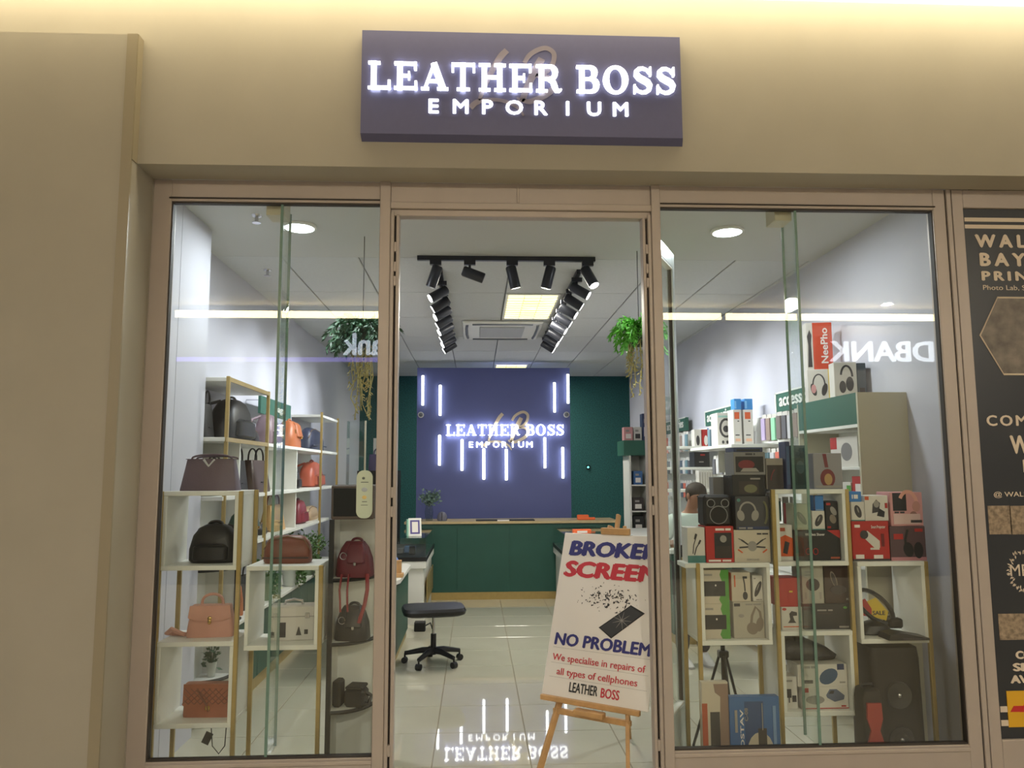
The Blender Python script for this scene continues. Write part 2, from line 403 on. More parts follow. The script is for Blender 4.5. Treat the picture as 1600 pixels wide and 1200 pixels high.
HEDGE = mat('artificial_hedge', C3(34, 86, 82), .85, noise=.45, nscale=60, bump=1.0, bscale=90)
sbox('wall_back', HEDGE, XL-.1, XR+.1, YB, YB+.1, 0, HC)
sbox('baseboard_back', GOLD, XL, XR, YB-.02, YB, 0, .08)
# ---------------------------------------------------------------- glazing and door frames
ZB, ZT, ZF = .265, 3.165, 3.285
w1 = thing('window_1', None, None); struct(w1)
def fr(parent, name, *b, m=ALU): return MB().cbox(*b, .003).build(name, m, parent)
fr(w1, 'frame_jamb', -1.745, -1.648, 0, .07, 0, ZF)
fr(w1, 'frame_head', -1.648, -.525, 0, .07, ZT, ZF)
fr(w1, 'frame_sill', -1.648, -.525, 0, .07, 0, ZB)
fr(w1, 'glazing_bead', -1.648, -.525, -.012, .0, ZB-.03, ZB-.012)
fr(w1, 'glazing_bead', -1.66, -.52, -.008, .0, ZT+.012, ZT+.02, m=ALUD)
fr(w1, 'gasket', -1.650, -1.642, .01, .05, ZB, ZT, m=ALUD)
fr(w1, 'gasket', -1.648, -.525, .01, .05, ZT-.008, ZT+.002, m=ALUD)
fr(w1, 'gasket', -1.648, -.525, .01, .05, ZB-.002, ZB+.008, m=ALUD)
for a, b in ((-1.648, -1.062), (-1.058, -.525)): MB().box(a, b, .028, .036, ZB, ZT).build('pane', GLASS, w1)
MB().box(-1.066, -1.054, .04, .205, ZB, ZT).build('glass_fin', GLASSC, w1)
MB().box(-1.067, -1.053, .018, .024, ZB, ZT).build('fin_edge', GLASSE, w1)
MB().box(-1.067, -1.053, .201, .207, ZB, ZT).build('fin_edge', GLASSE, w1)
w2 = thing('window_2', None, None); struct(w2)
fr(w2, 'frame_jamb', 2.588, 2.66, 0, .07, 0, ZF)
fr(w2, 'frame_head', 1.02, 2.588, 0, .07, ZT, ZF)
fr(w2, 'frame_sill', 1.02, 2.588, 0, .07, 0, ZB)
fr(w2, 'glazing_bead', 1.02, 2.588, -.012, 0, ZB-.03, ZB-.012)
fr(w2, 'glazing_bead', 1.02, 2.6, -.008, .0, ZT+.012, ZT+.02, m=ALUD)
fr(w2, 'gasket', 2.584, 2.591, .01, .05, ZB, ZT, m=ALUD)
fr(w2, 'gasket', 1.02, 2.588, .01, .05, ZT-.008, ZT+.002, m=ALUD)
fr(w2, 'gasket', 1.02, 2.588, .01, .05, ZB-.002, ZB+.008, m=ALUD)
for a, b in ((1.02, 1.796), (1.80, 2.588)): MB().box(a, b, .028, .036, ZB, ZT).build('pane', GLASS, w2)
MB().box(1.792, 1.804, .04, .205, ZB, ZT).build('glass_fin', GLASSC, w2)
MB().box(1.791, 1.805, .018, .024, ZB, ZT).build('fin_edge', GLASSE, w2)
MB().box(1.791, 1.805, .201, .207, ZB, ZT).build('fin_edge', GLASSE, w2)
MB().cbox(1.70, 1.80, .07, .2, ZT-.05, ZT+.1, .003).build('head_block', CREAM, w2)
MB().cbox(-1.16, -1.06, .07, .2, ZT-.05, ZT+.1, .003).build('head_block', CREAM, w1)
d1 = thing('door_1', None, None); struct(d1)
fr(d1, 'mullion', -.525, -.468, -.012, .07, 0, ZF)
fr(d1, 'mullion', .972, 1.022, -.012, .07, 0, ZF)
fr(d1, 'transom', -.468, .972, 0, .07, 3.165, ZF)
fr(d1, 'transom_cap', -.468, .972, -.010, .07, 3.135, 3.17)
fr(d1, 'joint_strip', .225, .24, -.004, .0, 3.175, ZF)
fr(d1, 'door_head', -.468, .972, .012, .08, 3.10, 3.135)
for s, a in ((1, -.468), (-1, .972)):
    def jb(p, q): return (a+s*p, a+s*q) if s > 0 else (a+s*q, a+s*p)
    fr(d1, 'door_jamb', *jb(0, .02), .0, .08, 0, 3.12)
    fr(d1, 'jamb_groove', *jb(.02, .03), .03, .08, 0, 3.115, m=ALUD)
    fr(d1, 'door_jamb', *jb(.03, .048), .012, .08, 0, 3.11)
    for z in (2.93, 2.82, 2.74, 1.60, 1.50, .30, .16):
        fr(d1, 'hinge', *jb(.018, .034), .004, .03, z-.035, z+.02, m=ALU)
# open door leaves, swung inwards
def leaf(label, hx, ang, sgn):
    lf = thing('door_leaf', None, None, (hx, .07, 0), ang); lf.parent = d1
    w = .66
    def b(n, x0, x1, z0, z1, m=ALUS, y0=-.02, y1=.02): MB().cbox(min(x0*sgn, x1*sgn), max(x0*sgn, x1*sgn), y0, y1, z0, z1, .003).build(n, m, lf)
    b('stile', 0, .06, .02, 3.08); b('stile', w-.06, w, .02, 3.08)
    b('rail', .06, w-.06, 2.98, 3.08); b('rail', .06, w-.06, .02, .33)
    b('glazing_bead', .06, w-.06, .33, .345, WHITE); b('glazing_bead', .06, w-.06, 2.966, 2.98, WHITE)
    MB().box(min(.06*sgn, (w-.06)*sgn), max(.06*sgn, (w-.06)*sgn), -.004, .004, .33, 2.98).build('pane', GLASSD, lf)
    b('gasket', w-.066, w-.06, .34, 2.97, ALUD, -.012, .012)
    b('pull_handle', w-.04, w-.02, .95, 1.25, BLACKM, -.05, -.02)
leaf('', .95, R(63), 1)
leaf('', -.452, R(-83.0), -1)
# neighbouring shopfront with its printed panel
w3 = thing('window_3', None, None); struct(w3)
fr(w3, 'frame_jamb', 2.668, 2.695, -.004, .07, 0, ZF)
MB().box(2.658, 2.702, .01, .05, 0, ZF).build('frame_groove', ALUD, w3)
fr(w3, 'frame_jamb', 2.702, 2.765, 0, .07, 0, ZF)
fr(w3, 'frame_head', 2.765, 4.4, 0, .07, 3.18, ZF)
fr(w3, 'frame_sill', 2.765, 4.4, 0, .07, 0, .285)
fr(w3, 'frame_jamb', 4.4, 4.5, 0, .07, 0, ZF)
sbox('wall_right_pier', WALLP, 4.5, 9, 0, .12, 0, 3.3)
pn = thing('window_poster', 'dark printed shopfront panel with hexagon photo and print shop lettering', 'poster', (2.765, .02, .285))
DK = mat('poster_ink', C3(42, 46, 54), .35); PWH = mat('poster_white', C3(214, 200, 184), .5)
MB().box(0, 1.635, 0, .012, 0, 2.895).build('board', DK, pn)
def pp(x, y): q = W(x, y, .02); return q.x-2.765, q.z-.285
def prect(x0, y0, x1, y1, m, nm='printed_bar', off=.002):
    a = pp(x0, y1); b = pp(x1, y0); MB().box(a[0], b[0], -off, 0, a[1], b[1]).build(nm, m, pn)
for ya, yb in ((340, 346), (351, 357)): MB().box(.015, 1.6, -.002, 0, pp(1510, yb)[1], pp(1510, ya)[1]).build('printed_bar', PWH, pn)
for z0 in (.135, .065): MB().box(.015, 1.6, -.002, 0, z0, z0+.03).build('printed_bar', PWH, pn)
def ptext(s, x, y0, y1, m=PWH, bold=.02, sp=1.0, w=None):
    a = pp(x, y1); b = pp(x, y0); text('printed_text', s, m, pn, (a[0], -.002, a[1]), size=.1, bold=bold*.1, ext=.001, space=sp, height=b[1]-a[1], width=w)
ptext('WAL', 1525, 365, 386, bold=.05, sp=1.5, w=.30); ptext('BAY', 1530, 394, 415, bold=.05, sp=1.5, w=.27); ptext('PRIN', 1533, 423, 438, bold=.05, sp=1.4, w=.27)
ptext('Photo Lab, Sig', 1535, 443, 453, bold=0, w=.28)
ptext('COMB', 1541, 648, 665, bold=.03, sp=1.3, w=.30); ptext('W', 1580, 679, 708, bold=.04); ptext('I', 1598, 717, 738, bold=.04)
ptext('@ WALK', 1552, 766, 776, bold=0, w=.20); ptext('ME', 1577, 882, 900, bold=0, w=.10)
ptext('CO', 1587, 1016, 1029, bold=.06, w=.095); ptext('SE', 1583, 1035, 1048, bold=.06, w=.09); ptext('AV', 1580, 1054, 1067, bold=.06, w=.10)
PH = mat('poster_photo', C3(112, 104, 96), .4, noise=.4, nscale=14); PH2 = mat('poster_food_photo', C3(142, 126, 108), .4, noise=.5, nscale=40)
hexp = [pp(1531, 524), pp(1558, 465), (1.45, pp(1558, 465)[1]), (1.62, pp(1531, 524)[1]), (1.45, pp(1568, 585)[1]), pp(1568, 585)]
MB().prism([(a, b) for a, b in hexp], -.002, 0).build('printed_photo', PH, pn)
MB().tube([(a, -.003, b) for a, b in hexp], .005, 4, closed=True).build('photo_outline', PWH, pn)
prect(1546, 790, 1578, 835, PH2, 'printed_photo'); prect(1580, 790, 1640, 835, PH2, 'printed_photo'); prect(1562, 958, 1640, 1000, PH2, 'printed_photo')
prect(1576, 1078, 1660, 1136, mat('courier_yellow', C3(214, 164, 34), .5), 'printed_badge', .004)
RED = mat('print_red', C3(190, 40, 44), .5)
a = pp(1578, 1112); MB().prism([(a[0], a[1]), (a[0]+.1, a[1]), (a[0]+.12, a[1]+.03), (a[0]+.02, a[1]+.03)], -.006, 0).build('printed_badge', RED, pn)
a = pp(1593, 1112); MB().prism([(a[0], a[1]), (a[0]+.1, a[1]), (a[0]+.16, a[1]+.09), (a[0]+.06, a[1]+.09)], -.007, 0).build('printed_badge', RED, pn)
lv = MB(); cx, cz = pp(1592, 892)
for k in range(44):
    an = R(90+k*180/44*1.0); r_ = .105+random.uniform(-.012, .012); x = cx+.06+r_*math.cos(an); z = cz+r_*math.sin(an)
    t = an+random.uniform(-1, 1); l = .02; lv.prism([(x, z), (x+l*.5*math.cos(t)-.004*math.sin(t), z+l*.5*math.sin(t)+.004*math.cos(t)), (x+l*math.cos(t), z+l*math.sin(t)), (x+l*.5*math.cos(t)+.004*math.sin(t), z+l*.5*math.sin(t)-.004*math.cos(t))], -.002, 0)
lv.build('printed_wreath', PWH, pn)
# ---------------------------------------------------------------- fascia sign
sg = thing('shop_sign', 'dark blue box sign with lit white lettering on the shopfront wall', 'sign', (0, 0, 0))
SIGNB = mat('sign_face', C3(88, 90, 128), .45, noise=.02)
SY = -.265
q0 = W(566, 47, SY); q1 = W(1062, 57, SY); q2_ = W(567, 208, SY)
xa, xb, za, zb_ = q0.x, q1.x, q2_.z, q0.z
b = MB(); b.add([(xa, SY, za), (xb, SY, za), (xb, SY, zb_), (xa, SY, zb_), (xa, -.21, za-.022), (xb+.012, -.21, za-.022), (xb+.012, -.21, zb_), (xa, -.21, zb_)],
      [(0, 1, 2, 3), (4, 7, 6, 5), (0, 4, 5, 1), (3, 2, 6, 7), (0, 3, 7, 4), (1, 5, 6, 2)])
b.build('sign_box', SIGNB, sg)
u0, u1, u2 = W(576, 98, SY), W(576, 140, SY), W(1060, 150, SY)
serif_word('LEATHER BOSS', sg, EMSIGN, u0.x, u2.x, u1.z, u0.z-u1.z, SY-.02, SY-.001)
u0, u1, u2 = W(662, 155, SY), W(662, 177, SY), W(985, 180, SY)
sans_word('EMPORIUM', sg, EMSIGN, u0.x, u2.x, u1.z, u0.z-u1.z, SY-.004, bold=.025)
monogram(sg, mat('sign_monogram', C3(128, 122, 138), .5), W(802, 140, SY).x, W(802, 129, SY).z, .64, SY-.003, SY)
# ================================================================== BACK OF THE SHOP
pnl = struct(MB().box(-.89, 1.43, 7.5, 7.6, 0, 3.27).build('wall_feature_panel', NAVY))
sn = thing('interior_sign', 'white lit shop name with gold script initials on the navy panel', 'sign', (0, 0, 0))
serif_word('LEATHER BOSS', sn, EMW, -.448, 1.345, 2.238, .165, 7.44, 7.47)
sans_word('EMPORIUM', sn, EMW, -.12, .85, 2.058, .09, 7.463, bold=.025)
monogram(sn, mat('gold_script', C3(206, 190, 164), .5), .455, 2.30, .97, 7.476, 7.499)
for x, z0, z1, lab in ((-.801, 2.69, 3.156, 'high LED tube over the camera dome on the vase side'), (-.539, 2.535, 3.01, 'high LED tube above the first letter of the lit name'), (1.191, 2.582, 3.051, 'high LED tube above the last letters of the lit name'), (1.398, 2.718, 3.179, 'outer high LED tube over the camera dome on the poster side'),
        (-.544, 1.788, 2.256, 'low LED tube beside the letter L of the lit name'), (-.208, 1.71, 2.188, 'low LED tube just before the small word EMPORIUM'), (.118, 1.576, 2.053, 'lowest LED tube under the first half of EMPORIUM'), (.455, 1.564, 2.042, 'lowest LED tube under the tail of the script B'), (1.036, 1.743, 2.214, 'low LED tube under the letter O of BOSS'), (1.306, 1.589, 2.068, 'low LED tube under the final letter of BOSS')):
    t = thing('led_tube', 'white '+lab, 'light', (x, 7.48, z0), group='LED tubes on the navy panel')
    MB().cyl((0, -.012, .01), (0, -.012, z1-z0-.01), .019, 10).build('tube', EMT, t)
    MB().box(-.014, .014, -.0, .02, 0, z1-z0).build('channel', WHITE, t)
for x, lab in ((-.828, 'small white camera dome beside the potted vase end of navy panel'), (1.371, 'small white camera dome under the tall tube on navy panel')):
    t = thing('camera_dome', lab, 'camera', (x, 7.5, 2.553))
    MB().cyl((0, -.03, 0), (0, 0, 0), .045, 14).build('base', WHITE, t); MB().ell((0, -.04, 0), .032, .032, .032).build('lens_ball', mat('dome_grey', C3(120, 122, 128), .3), t, True)
t = thing('indicator_light', 'tiny green indicator light on the dark hedge wall', 'light', (1.967, 9.4, 1.769))
MB().box(-.03, .03, -.02, 0, -.04, .04).build('case', BLACKM, t); MB().ell((0, -.022, 0), .014, .008, .014).build('lamp', mat('green_led', (0, .4, .3), .5, emit=(.1, .9, .7), es=6), t)
ct = thing('service_counter', 'long dark green counter with light wood top and gold plinth', 'counter', (0, 6.4, 0))
MB().box(-.95, 1.85, .042, .55, .1, 1.0).build('carcass', GREEN, ct)
for x in (-.95, -.25, .45, 1.15): MB().box(x+.002, x+.698, .03, .042, .1, 1.0).build('front_panel', GREEN, ct)
MB().box(-.95, 1.85, .035, .5, 0, .1).build('plinth', GOLD, ct)
MB().cbox(-.96, 1.93, 0, .62, 1.0, 1.035, .004).build('worktop', WOODL, ct)
# glass display cases on each side of the aisle
def glass_case(label, x0, x1, y0, y1, inner):
    t = thing('display_case', label, 'display case', ((x0+x1)/2, y0, 0)); w = (x1-x0)/2; d = y1-y0
    MB().box(-w+.03, w-.03, .03, d-.03, 0, .62).build('cabinet', WHITE, t)
    MB().box(-w, w, 0, d, .62, .70).build('cabinet_top', WHITE, t)
    MB().box(-w-.005, w+.005, -.005, d+.005, .70, .745).build('black_band', BLACK, t)
    g = MB()
    for b in ((-w, w, 0, .006), (-w, w, d-.006, d), (-w, -w+.006, .006, d-.006), (w-.006, w, .006, d-.006)): g.box(b[0], b[1], b[2], b[3], .745, .955)
    g.build('glass_sides', GLASSC, t); MB().box(-w, w, 0, d, .955, .963).build('glass_top', GLASSC, t)
    for k in range(7): MB().cbox(-w*.7+k*.12*w*1.6, -w*.7+k*.12*w*1.6+.07, .3+.1*(k % 3), .42+.1*(k % 3), .745, .80+.02*(k % 4), .006).build('boxed_phone', [BLACK, mat('case_grey', C3(120, 120, 126), .5), mat('case_blue', C3(60, 90, 130), .5)][k % 3], t)
    MB().box(s_[0], s_[1], .2, d-.2, .2, .5).build('niche', GOLD, t) if (s_ := inner) else None
    return t
glass_case('white display case with glass box top beside the green desk', -1.35, -.56, 4.75, 6.38, (.392, .398))
glass_case('white display case with glass box top behind the broken screen poster', 1.04, 1.75, 4.85, 6.38, None)
# ================================================================== CEILING FITTINGS
EMD = mat('downlight_disc', (1, 1, 1), .5, emit=(.95, 1, 1), es=9)
for (x, y), lab in zip(DOWN, ('round white downlight above the handbag window', 'round white downlight above the electronics window')):
    t = thing('downlight', lab, 'ceiling light', (x, y, HC)); MB().lathe([(.115, 0), (.115, -.012), (.1, -.02), (.098, -.012)], 28).build('rim', WHITE, t, True)
    MB().lathe([(.098, -.012), (.098, -.02), (.05, -.024), (.002, -.025)], 28).build('diffuser', EMD, t, True)
EMY = mat('yellow_diffuser', (1, .95, .7), .5, emit=(1.0, .92, .52), es=.95)
for (x, y), lab in zip(PANELS, ('yellowish rectangular ceiling light beside the air conditioner', 'yellowish rectangular ceiling light just above the navy panel')):
    t = thing('panel_light', lab, 'ceiling light', (x, y, HC)); L = 1.16 if y < 5 else .9
    MB().box(-.26, .26, -L/2, L/2, -.012, .0).build('frame', WHITE, t)
    for k in range(3): MB().box(-.235+k*.16, -.235+k*.16+.15, -L/2+.03, L/2-.03, -.02, -.011).build('diffuser', EMY, t)
    lv = MB()
    for k in range(1, 10): lv.box(-.24, .24, -L/2+.03+k*(L-.06)/10-.004, -L/2+.03+k*(L-.06)/10+.004, -.026, -.012)
    lv.build('louvre', mat('louvre_yellow', C3(214, 200, 130), .4), t)
t = thing('air_conditioner', 'white ceiling cassette air conditioner with rounded slots', 'air conditioner', (.30, 4.87, HC))
MB().cbox(-.46, .46, -.54, .54, -.035, 0, .015).build('cover', WHITE, t)
MB().cbox(-.26, .26, -.32, .32, -.05, -.03, .01).build('grille', mat('grille_grey', C3(176, 178, 180), .6, noise=.1, nscale=150), t)
SLOT = mat('slot_dark', C3(96, 100, 108), .6)
for s in (-1, 1):
    MB().tube([(s*.40, -.42, -.036), (s*.41, -.2, -.036), (s*.41, .2, -.036), (s*.40, .42, -.036)], .016, 6).build('air_slot', SLOT, t)
    MB().tube([(-.34, s*.47, -.036), (-.2, s*.48, -.036), (.2, s*.48, -.036), (.34, s*.47, -.036)], .016, 6).build('air_slot', SLOT, t)
for px, py, lab in ((401, 343, 'sprinkler head on ceiling near the pilaster'), (418, 427, 'sprinkler head on ceiling above the bag shelves'), (1046, 437, 'sprinkler head on ceiling above the open door leaf')):
    p = WZ(px, py, HC-.03); t = thing('sprinkler', lab, 'sprinkler', (p.x, p.y, HC))
    MB().lathe([(.035, 0), (.03, -.01), (.012, -.012), (.012, -.045), (.028, -.05), (.028, -.054)], 12).build('head', CHROME, t, True)
# ---------------------------------------------------------------- lighting tracks with spot heads
SPM = mat('spot_black', C3(52, 54, 62), .35, .2); LENS = mat('spot_lens_lit', (1, 1, 1), .4, emit=(1, .97, .9), es=14); LENSO = mat('spot_lens_rim', C3(170, 174, 184), .2)
def track(label, p0, p1):
    t = thing('lighting_track', label, 'light track', p0); d = Vector(p1)-Vector(p0)
    if abs(d.x) > abs(d.y): MB().box(0, d.x, -.018, .018, -.035, 0).build('rail', SPM, t)
    else: MB().box(-.018, .018, 0, d.y, -.035, 0).build('rail', SPM, t)
track('black lighting track running across the shop ceiling', (-.46, 1.79, HC), (.94, 1.79, HC))
track('black lighting track running deep along the handbag side', (-.30, 2.2, HC), (-.30, 5.6, HC))
track('black lighting track running deep along the electronics side', (.86, 2.15, HC), (.86, 5.5, HC))
def spot(x, y, dirv, lit, label, group=None, power=0):
    t = thing('track_spotlight', label, 'spotlight', (x, y, HC-.035), group=group); d = Vector(dirv).normalized()
    MB().box(-.045, .045, -.018, .018, -.035, 0).build('adapter', SPM, t)
    MB().cyl((0, 0, -.03), (0, 0, -.075), .010, 8).build('bracket', SPM, t)
    c = Vector((0, 0, -.10)); a = c-d*.06; b = c+d*.115
    MB().tube([a, a+d*.012, b], [.034, .042, .042], 16).build('body', SPM, t, True)
    MB().tube([b-d*.001, b+d*.004], [.036, .036], 16).build('lens', LENS if lit else LENSO, t)
    if power:
        l = bpy.data.lights.new('spot_beam', 'SPOT'); l.energy = power; l.spot_size = R(62); l.spot_blend = .8; l.shadow_soft_size = .04; l.color = (.90, .93, 1.0)
        o = bpy.data.objects.new('spot_beam', l); COL.objects.link(o); o.parent = t; o.location = b+d*.03
        o.rotation_euler = d.to_track_quat('-Z', 'Y').to_euler()
for x, d, lit, lab in ((-.317, (-.35, .2, -1), False, 'leftward tilted black spot head at the bag end of the cross track'), (-.05, (1, .1, -.35), False, 'black spot head swung almost level on the cross track'),
                  (.283, (.25, .15, -1), False, 'black spot head in the middle of the cross track'), (.576, (-.25, .2, -1), False, 'black spot head above the yellowish light on the cross track'), (.88, (.45, -.35, -1), True, 'lit black spot head at the electronics end of the cross track')):
    spot(x, 1.79, d, lit, lab)
SPW = 46; ORD = 'first second third fourth fifth sixth seventh eighth'.split()
for k in range(8):
    y = 2.45+.41*k
    spot(-.30, y, (-1, .05 if k % 2 else -.25, -.62), True, '%s black spot head from the cross track, aimed at the handbag wall' % ORD[k], 'spot heads over the handbag side', SPW)
for k in range(8):
    y = 2.3+.42*k
    spot(.86, y, (1, .05 if k % 2 else -.2, -.62), True, '%s black spot head from the cross track, aimed at the electronics wall' % ORD[k], 'spot heads over the electronics side', SPW)
# ================================================================== FURNITURE
GREEND = mat('green_door_joint', C3(22, 54, 44), .6)
cb = thing('low_counter', 'low dark green wall counter with white top under the bag shelves', 'counter', (XL+.003, 1.54, 0))
for k in range(6):
    MB().box(.0, .29, k*.72, k*.72+.715, .1, .615).build('cabinet', GREEN, cb)
    MB().cbox(.29, .305, k*.72+.006, k*.72+.352, .11, .605, .002).build('door', GREEN, cb); MB().cbox(.29, .305, k*.72+.36, k*.72+.708, .11, .605, .002).build('door', GREEN, cb)
MB().box(0, .275, 0, 4.3, 0, .1).build('plinth', GOLD, cb)
MB().cbox(0, .34, -.02, 4.32, .615, .645, .004).build('worktop', WHITE, cb)
dk = thing('desk', 'dark green desk with rounded white top behind the stool', 'desk', (-.95, 2.75, 0))
MB().box(-.22, .24, .12, 1.45, .08, .70).build('body', GREEN, dk)
MB().box(-.20, .225, .14, 1.43, 0, .08).build('plinth', GOLD, dk)
MB().prism([(-.25, 0.0), (-.1, -.06), (.08, -.02), (.22, .1), (.27, .3), (.27, 1.38), (.22, 1.5), (-.25, 1.5)], .70, .735, 'z').build('desktop', WHITE, dk)
MB().prism([(-.245, .0), (-.1, -.05), (.08, -.01), (.21, .1), (.255, .3), (.255, 1.38), (.21, 1.49), (-.245, 1.49)], .688, .70, 'z').build('edge_band', BLACKM, dk)
# stool
st = thing('stool', 'black square padded stool on a five-star castor base', 'stool', (-.378, 3.02, 0), R(8))
seat = MB(); seat.loft([(.43, .24, .18), (.445, .275, .205), (.475, .285, .215), (.50, .27, .20), (.507, .2, .15), (.508, .02, .02)], 28, 5); seat.build('seat', BLKL, st, True)
MB().lathe([(.06, .42), (.06, .43), (.02, .43)], 12).build('seat_plate', BLACK, st)
MB().cyl((0, 0, .2), (0, 0, .43), .013, 10).build('gas_lift', CHROME, st); MB().cyl((0, 0, .08), (0, 0, .26), .025, 12).build('column', BLACK, st)
bs = MB()
for k in range(5):
    a = R(72*k+20); u = Vector((math.cos(a), math.sin(a), 0))
    MB().tube([Vector((0, 0, .115)), u*.1+Vector((0, 0, .115)), u*.26+Vector((0, 0, .085))], [.03, .026, .018], 8).build('leg', BLACK, st)
    w = MB(); n = Vector((-u.y, u.x, 0)); c = u*.262+Vector((0, 0, .027)); w.cyl(c-n*.022, c+n*.022, .027, 12); w.tube([u*.26+Vector((0, 0, .05)), u*.26+Vector((0, 0, .085))], .008, 6); w.build('castor', BLACK, st)
t = thing('power_adapter', 'small black box on the floor beside the green desk', 'box', (-.60, 4.45, 0)); MB().cbox(-.06, .06, -.05, .05, 0, .1, .008).build('case', BLACK, t); MB().tube([(.05, 0, .05), (.11, .02, .08), (.13, .05, .01)], .008, 6).build('cable', BLACK, t)
# ---------------------------------------------------------------- easel with its poster
ez = thing('easel', 'wooden tripod easel standing in the doorway', 'easel', (0, 0, 0))
def bar(a, b, w, d, name='leg', m=WOOD, par=ez):
    a, b = Vector(a), Vector(b); t = (b-a); L = t.length; q = t.to_track_quat('Z', 'X').to_matrix().to_4x4()
    q.translation = a; return MB().cbox(-w/2, w/2, -d/2, d/2, 0, L, .003, q).build(name, m, par)
A = WZ(846, 1084, .40); B = WZ(1013, 1113, .40)      # lower corners of the board, on the easel shelf
ux = (B-A); PW = ux.length; ux.normalize(); nb = Vector((-ux.y, ux.x, 0))     # nb points away from the viewer
lean = R(19); vz = Vector((0, 0, math.cos(lean)))+nb*math.sin(lean); PHh = .965
def lerp(a, b, t): return a+(b-a)*t
def ep(u, z, back=0): return A+ux*(u*PW)+Vector((0, 0, z-.40))+nb*((z-.40)*math.tan(lean)+back)   # point on the leaning plane
FLf, FRf = ep(.06, 0, .034), ep(.88, 0, .034); RR = Vector((.985, 1.0, 0))
apL, apR, TOP = ep(.44, 1.36, .038), ep(.58, 1.36, .038), ep(.51, 1.42, .04)
bar(FLf, apL, .036, .022); bar(FRf, apR, .036, .022); bar(RR, ep(.51, 1.33, .05), .03, .02)
bar(lerp(FLf, apL, .235)-ux*.02, lerp(FRf, apR, .235)+ux*.02, .03, .03, 'cross_bar')
bar(ep(.0, .387, .0), ep(.93, .387, .0), .03, .026, 'shelf')
bar(ep(.35, .345, -.005), ep(.62, .345, -.005), .03, .05, 'tray_block')
bar(lerp(FLf, apL, .86), lerp(FRf, apR, .86), .03, .03, 'cross_bar'); bar(ep(.51, 1.0, .03), ep(.51, 1.43, .03), .036, .02, 'centre_post'); bar(ep(.38, 1.332, .0), ep(.66, 1.332, .0), .04, .03, 'top_clip')
Mp = Matrix((ux, vz.cross(ux), vz)).transposed().to_4x4(); Mp.translation = A
po = bpy.data.objects.new('repair_poster', None); COL.objects.link(po); po.matrix_world = Mp
tag(po, 'white broken screen repair poster resting on the wooden easel', 'poster')
MB().cbox(0, PW, 0, .008, 0, PHh, .002).build('board', PAPER, po)
INKB = mat('ink_navy', C3(52, 52, 120), .5); INKR = mat('ink_crimson', C3(196, 52, 66), .5); INKK = mat('ink_black', C3(44, 44, 46), .5); INKG = mat('ink_grey', C3(150, 146, 142), .5)
def pt(s, m, u, v, w, h, bold=.03, sh=.0, nm='printed_text'): return text(nm, s, m, po, (u*PW, -.0015, v*PHh), size=.1, bold=bold*.1, ext=.001, shear=sh, width=w*PW, height=h*PHh)
pt('BROKEN', INKB, .07, .858, .92, .10, .06, .1); pt('SCREEN', INKR, .05, .722, .95, .105, .06, .1)
pt('NO PROBLEM', INKB, .05, .298, .92, .075, .04, .06); pt('We specialise in repairs of', INKR, .06, .205, .88, .052, .006, 0); pt('all types of cellphones', INKR, .12, .125, .76, .052, .006, 0)
pt('LEATHER', INKK, .26, .038, .27, .056, .02, 0); pt('BOSS', INKR, .56, .036, .17, .054, .02, 0)
for v in (.28, .19, .108): MB().box(.05*PW, .97*PW, -.001, 0, v*PHh, v*PHh+.0012).build('crease_line', INKG, po)
def q2(u, v): return (u*PW, v*PHh)
MB().prism([q2(.47, .425), q2(.60, .37), q2(.885, .535), q2(.75, .575)], -.002, 0).build('printed_phone', INKK, po)
MB().prism([q2(.49, .425), q2(.60, .38), q2(.86, .53), q2(.745, .565)], -.003, 0).build('phone_screen', mat('phone_glass', C3(64, 66, 70), .3), po)
sh = MB()
for k in range(150):
    u = random.gauss(.54, .14); v = random.gauss(.60, .04)
    if not (.2 < u < .9 and .52 < v < .74): continue
    a = random.uniform(0, 6.3); l = random.uniform(.004, .022); sh.prism([(u*PW, v*PHh), (u*PW+l*math.cos(a), v*PHh+l*math.sin(a)), (u*PW+l*.5*math.cos(a+1.2), v*PHh+l*.5*math.sin(a+1.2))], -.0015, 0)
stuff(sh.build('printed_shards', INKK, po))
ck = MB()
for k in range(9):
    a = k*.7; ck.ribbon([q2(.68, .48), (q2(.68, .48)[0]+.06*math.cos(a), q2(.68, .48)[1]+.05*math.sin(a))], [.004, .001], -.0035, -.001)
ck.build('screen_cracks', INKG, po)
